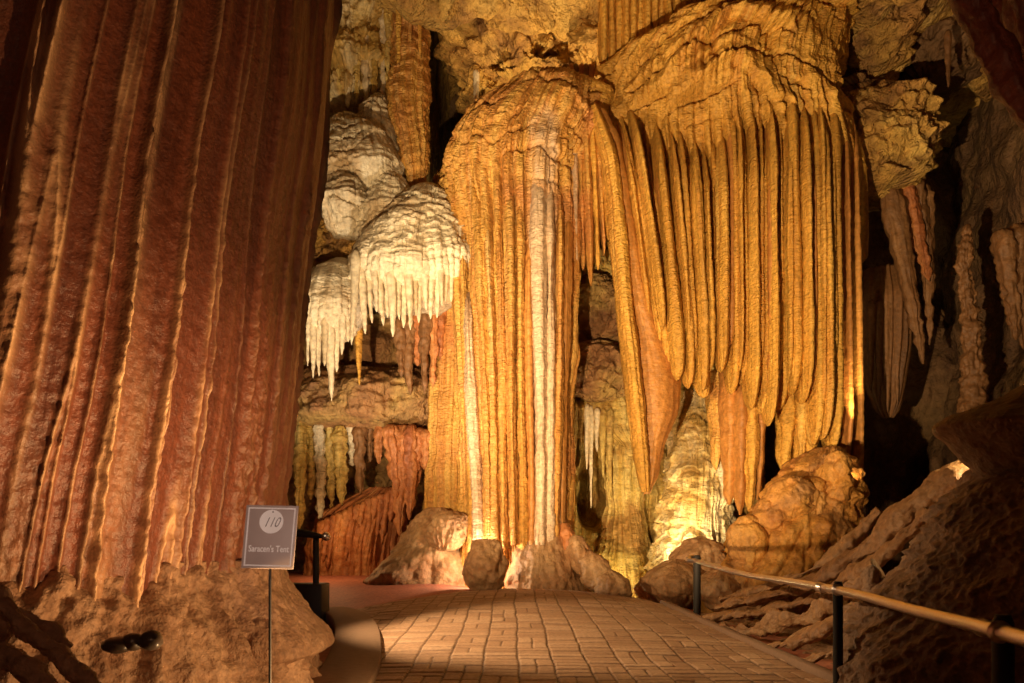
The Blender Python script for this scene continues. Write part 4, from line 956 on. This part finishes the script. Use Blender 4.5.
obj('body', limb([(968, 225, 16.0, 2), (965, 260, 15.9, 5), (968, 300, 15.9, 6), (972, 350, 15.9, 8), (974, 420, 15.9, 12)], nu=60, step=.03, disp=D(lump=(.07, 4), lump2=(.04, 10), flute=(.05, 8, .5, 1), seed=3)), M['dark_drape'], t)

# dark drape in the upper right foreground
t = thing('drapery', 'dark red hanging drape close by in the upper right corner', 'stone drapery', P(1024, 130, 5))
for k, (pts, fl_) in enumerate((([(945, -160, 5.2, 15), (958, -40, 5.2, 14), (972, 5, 5.15, 12), (996, 52, 5.1, 12), (1022, 98, 5.05, 14), (1055, 145, 5.0, 14)], 1.0), ([(985, -160, 5.4, 22), (1004, -20, 5.4, 16), (1018, 30, 5.35, 14), (1040, 80, 5.3, 16)], 1.0), ([(1030, -160, 5.2, 30), (1040, 0, 5.2, 24), (1044, 60, 5.2, 20), (1060, 130, 5.1, 14)], 1.0))):
    obj('hanging_fold', limb(pts, nu=64, step=.012, disp=D(lump=(.05, 2.2), lump2=(.012, 9), flute=(.03, 5, .5, 1.3), seed=k * 4 + 2), flat=fl_), M['red_column'], t)

# ------------------------------------------------------------------ right foreground boulder and ridges
def pop(seed):
    def f(q, p):
        c = np.maximum(0, noise(p * np.array([15, 15, 10.]) + seed)) ** .8
        return .20 * fbm(p * .8 + seed, 3) + .06 * fbm(p * 3.0 + seed, 3) + .065 * c + .03 * np.maximum(0, noise(p * 21 + seed))
    return f


t = thing('boulder', 'huge dark knobbly boulder in the right foreground behind the handrail', 'boulder', (3.9, 6.0, 0))
rows = [(440, 1000, 1120, 6.6, .5), (470, 988, 1180, 6.5, .8), (500, 966, 1240, 6.4, 1.0), (540, 936, 1300, 6.3, 1.2), (580, 908, 1340, 6.2, 1.4), (620, 884, 1360, 6.1, 1.5), (660, 856, 1380, 6.0, 1.5), (705, 844, 1400, 6.0, 1.5)]
obj('body', tube(rows, nu=560, dv=1.6, disp=pop(4), front=.75), M['boulder'], t)
obj('slab', tube([(372, 1040, 1200, 6.6, .3), (392, 1010, 1210, 6.6, .6), (410, 972, 1215, 6.6, .7), (421, 946, 1220, 6.55, .75), (427, 943, 1220, 6.5, .78), (440, 955, 1215, 6.5, .75), (455, 970, 1210, 6.5, .7), (470, 984, 1200, 6.5, .6), (486, 1000, 1190, 6.5, .5)], nu=260, dv=1.4, disp=D(lump=(.06, 1.6), lump2=(.02, 7), seed=8), front=.75), M['boulder'], t)
# ridges like roots running down from the boulder to the walkway
RG = [([(1060, 395, 8.2, 12), (1000, 448, 8.0, 12), (960, 474, 8.0, 12), (925, 497, 8.1, 11), (890, 528, 8.3, 9), (862, 551, 8.5, 7), (830, 573, 8.8, 5.5), (790, 590, 9.3, 4.5), (720, 606, 10.3, 3)], 'thick golden-edged ridge like a root sloping from the boulder top to the walkway'),
      ([(930, 512, 7.8, 7), (895, 543, 7.95, 6), (860, 570, 8.2, 5), (825, 592, 8.6, 4.5), (780, 608, 9.2, 4), (705, 619, 10.1, 3)], 'second root-like ridge just below the golden-edged one'),
      ([(880, 572, 7.5, 6), (845, 596, 7.8, 5), (810, 614, 8.2, 4.5), (770, 626, 8.7, 4), (722, 634, 9.3, 3)], 'third root-like ridge down the slope beyond the handrail'),
      ([(872, 600, 7.0, 6), (840, 620, 7.2, 5), (805, 636, 7.55, 4.5), (758, 651, 8.1, 3)], 'fourth root-like ridge down, ending by the kerb'),
      ([(872, 632, 6.6, 6), (840, 647, 6.75, 5), (790, 665, 7.2, 3)], 'fifth root-like ridge, low behind the middle handrail post'),
      ([(880, 655, 6.3, 6), (850, 668, 6.4, 5), (812, 682, 6.6, 3.5)], 'lowest root-like ridge at the foot of the boulder'),
      ([(880, 510, 9.2, 5), (845, 545, 9.4, 5), (810, 570, 9.7, 4), (770, 587, 10.2, 3.5), (720, 600, 10.8, 3)], 'thin ridge behind the golden-edged one before the mound'),
      ([(800, 588, 10.6, 4), (770, 596, 10.8, 6), (735, 604, 11, 4)], 'short flat ridge of crust by the far handrail post')]
for k, (pts, lab) in enumerate(RG):
    rockthing('root_ridge', limb(pts, nu=56, step=.02, disp=D(lump=(.05, 2.2), lump2=(.02, 7), seed=k * 6 + 1), flat=2.2), 'root', lab, 'rock ridge', 'root-like ridges')


def bank(px, v):      # the sloping bank that carries the ridges
    d = 12.2 - v * 6.4
    x = 2.52 + (px) * 3.6
    y = d + 0 * px
    z = ground_z(x, y) - .02 + px ** 1.2 * (.30 - .05 * v)
    p = np.stack([x, y, z], -1); p[:, 2] += .10 * fbm(p * 1.6, 4) + .03 * fbm(p * 5, 3); return p


rockthing('rock_bank', grid(bank, np.linspace(0, 1, 160), np.linspace(0, 1, 220)), 'boulder', 'dark sloping bank of rock beside the walkway beneath the root-like ridges', 'rock bank')
rockthing('rock_stump', blob(872, 582, 6.6, 18, 34, .09, nu=50, nr=34, disp=D(lump=(.03, 5), lump2=(.01, 15), seed=3)), 'boulder', 'small upright stump of rock at the left edge of the dark boulder', 'rock')
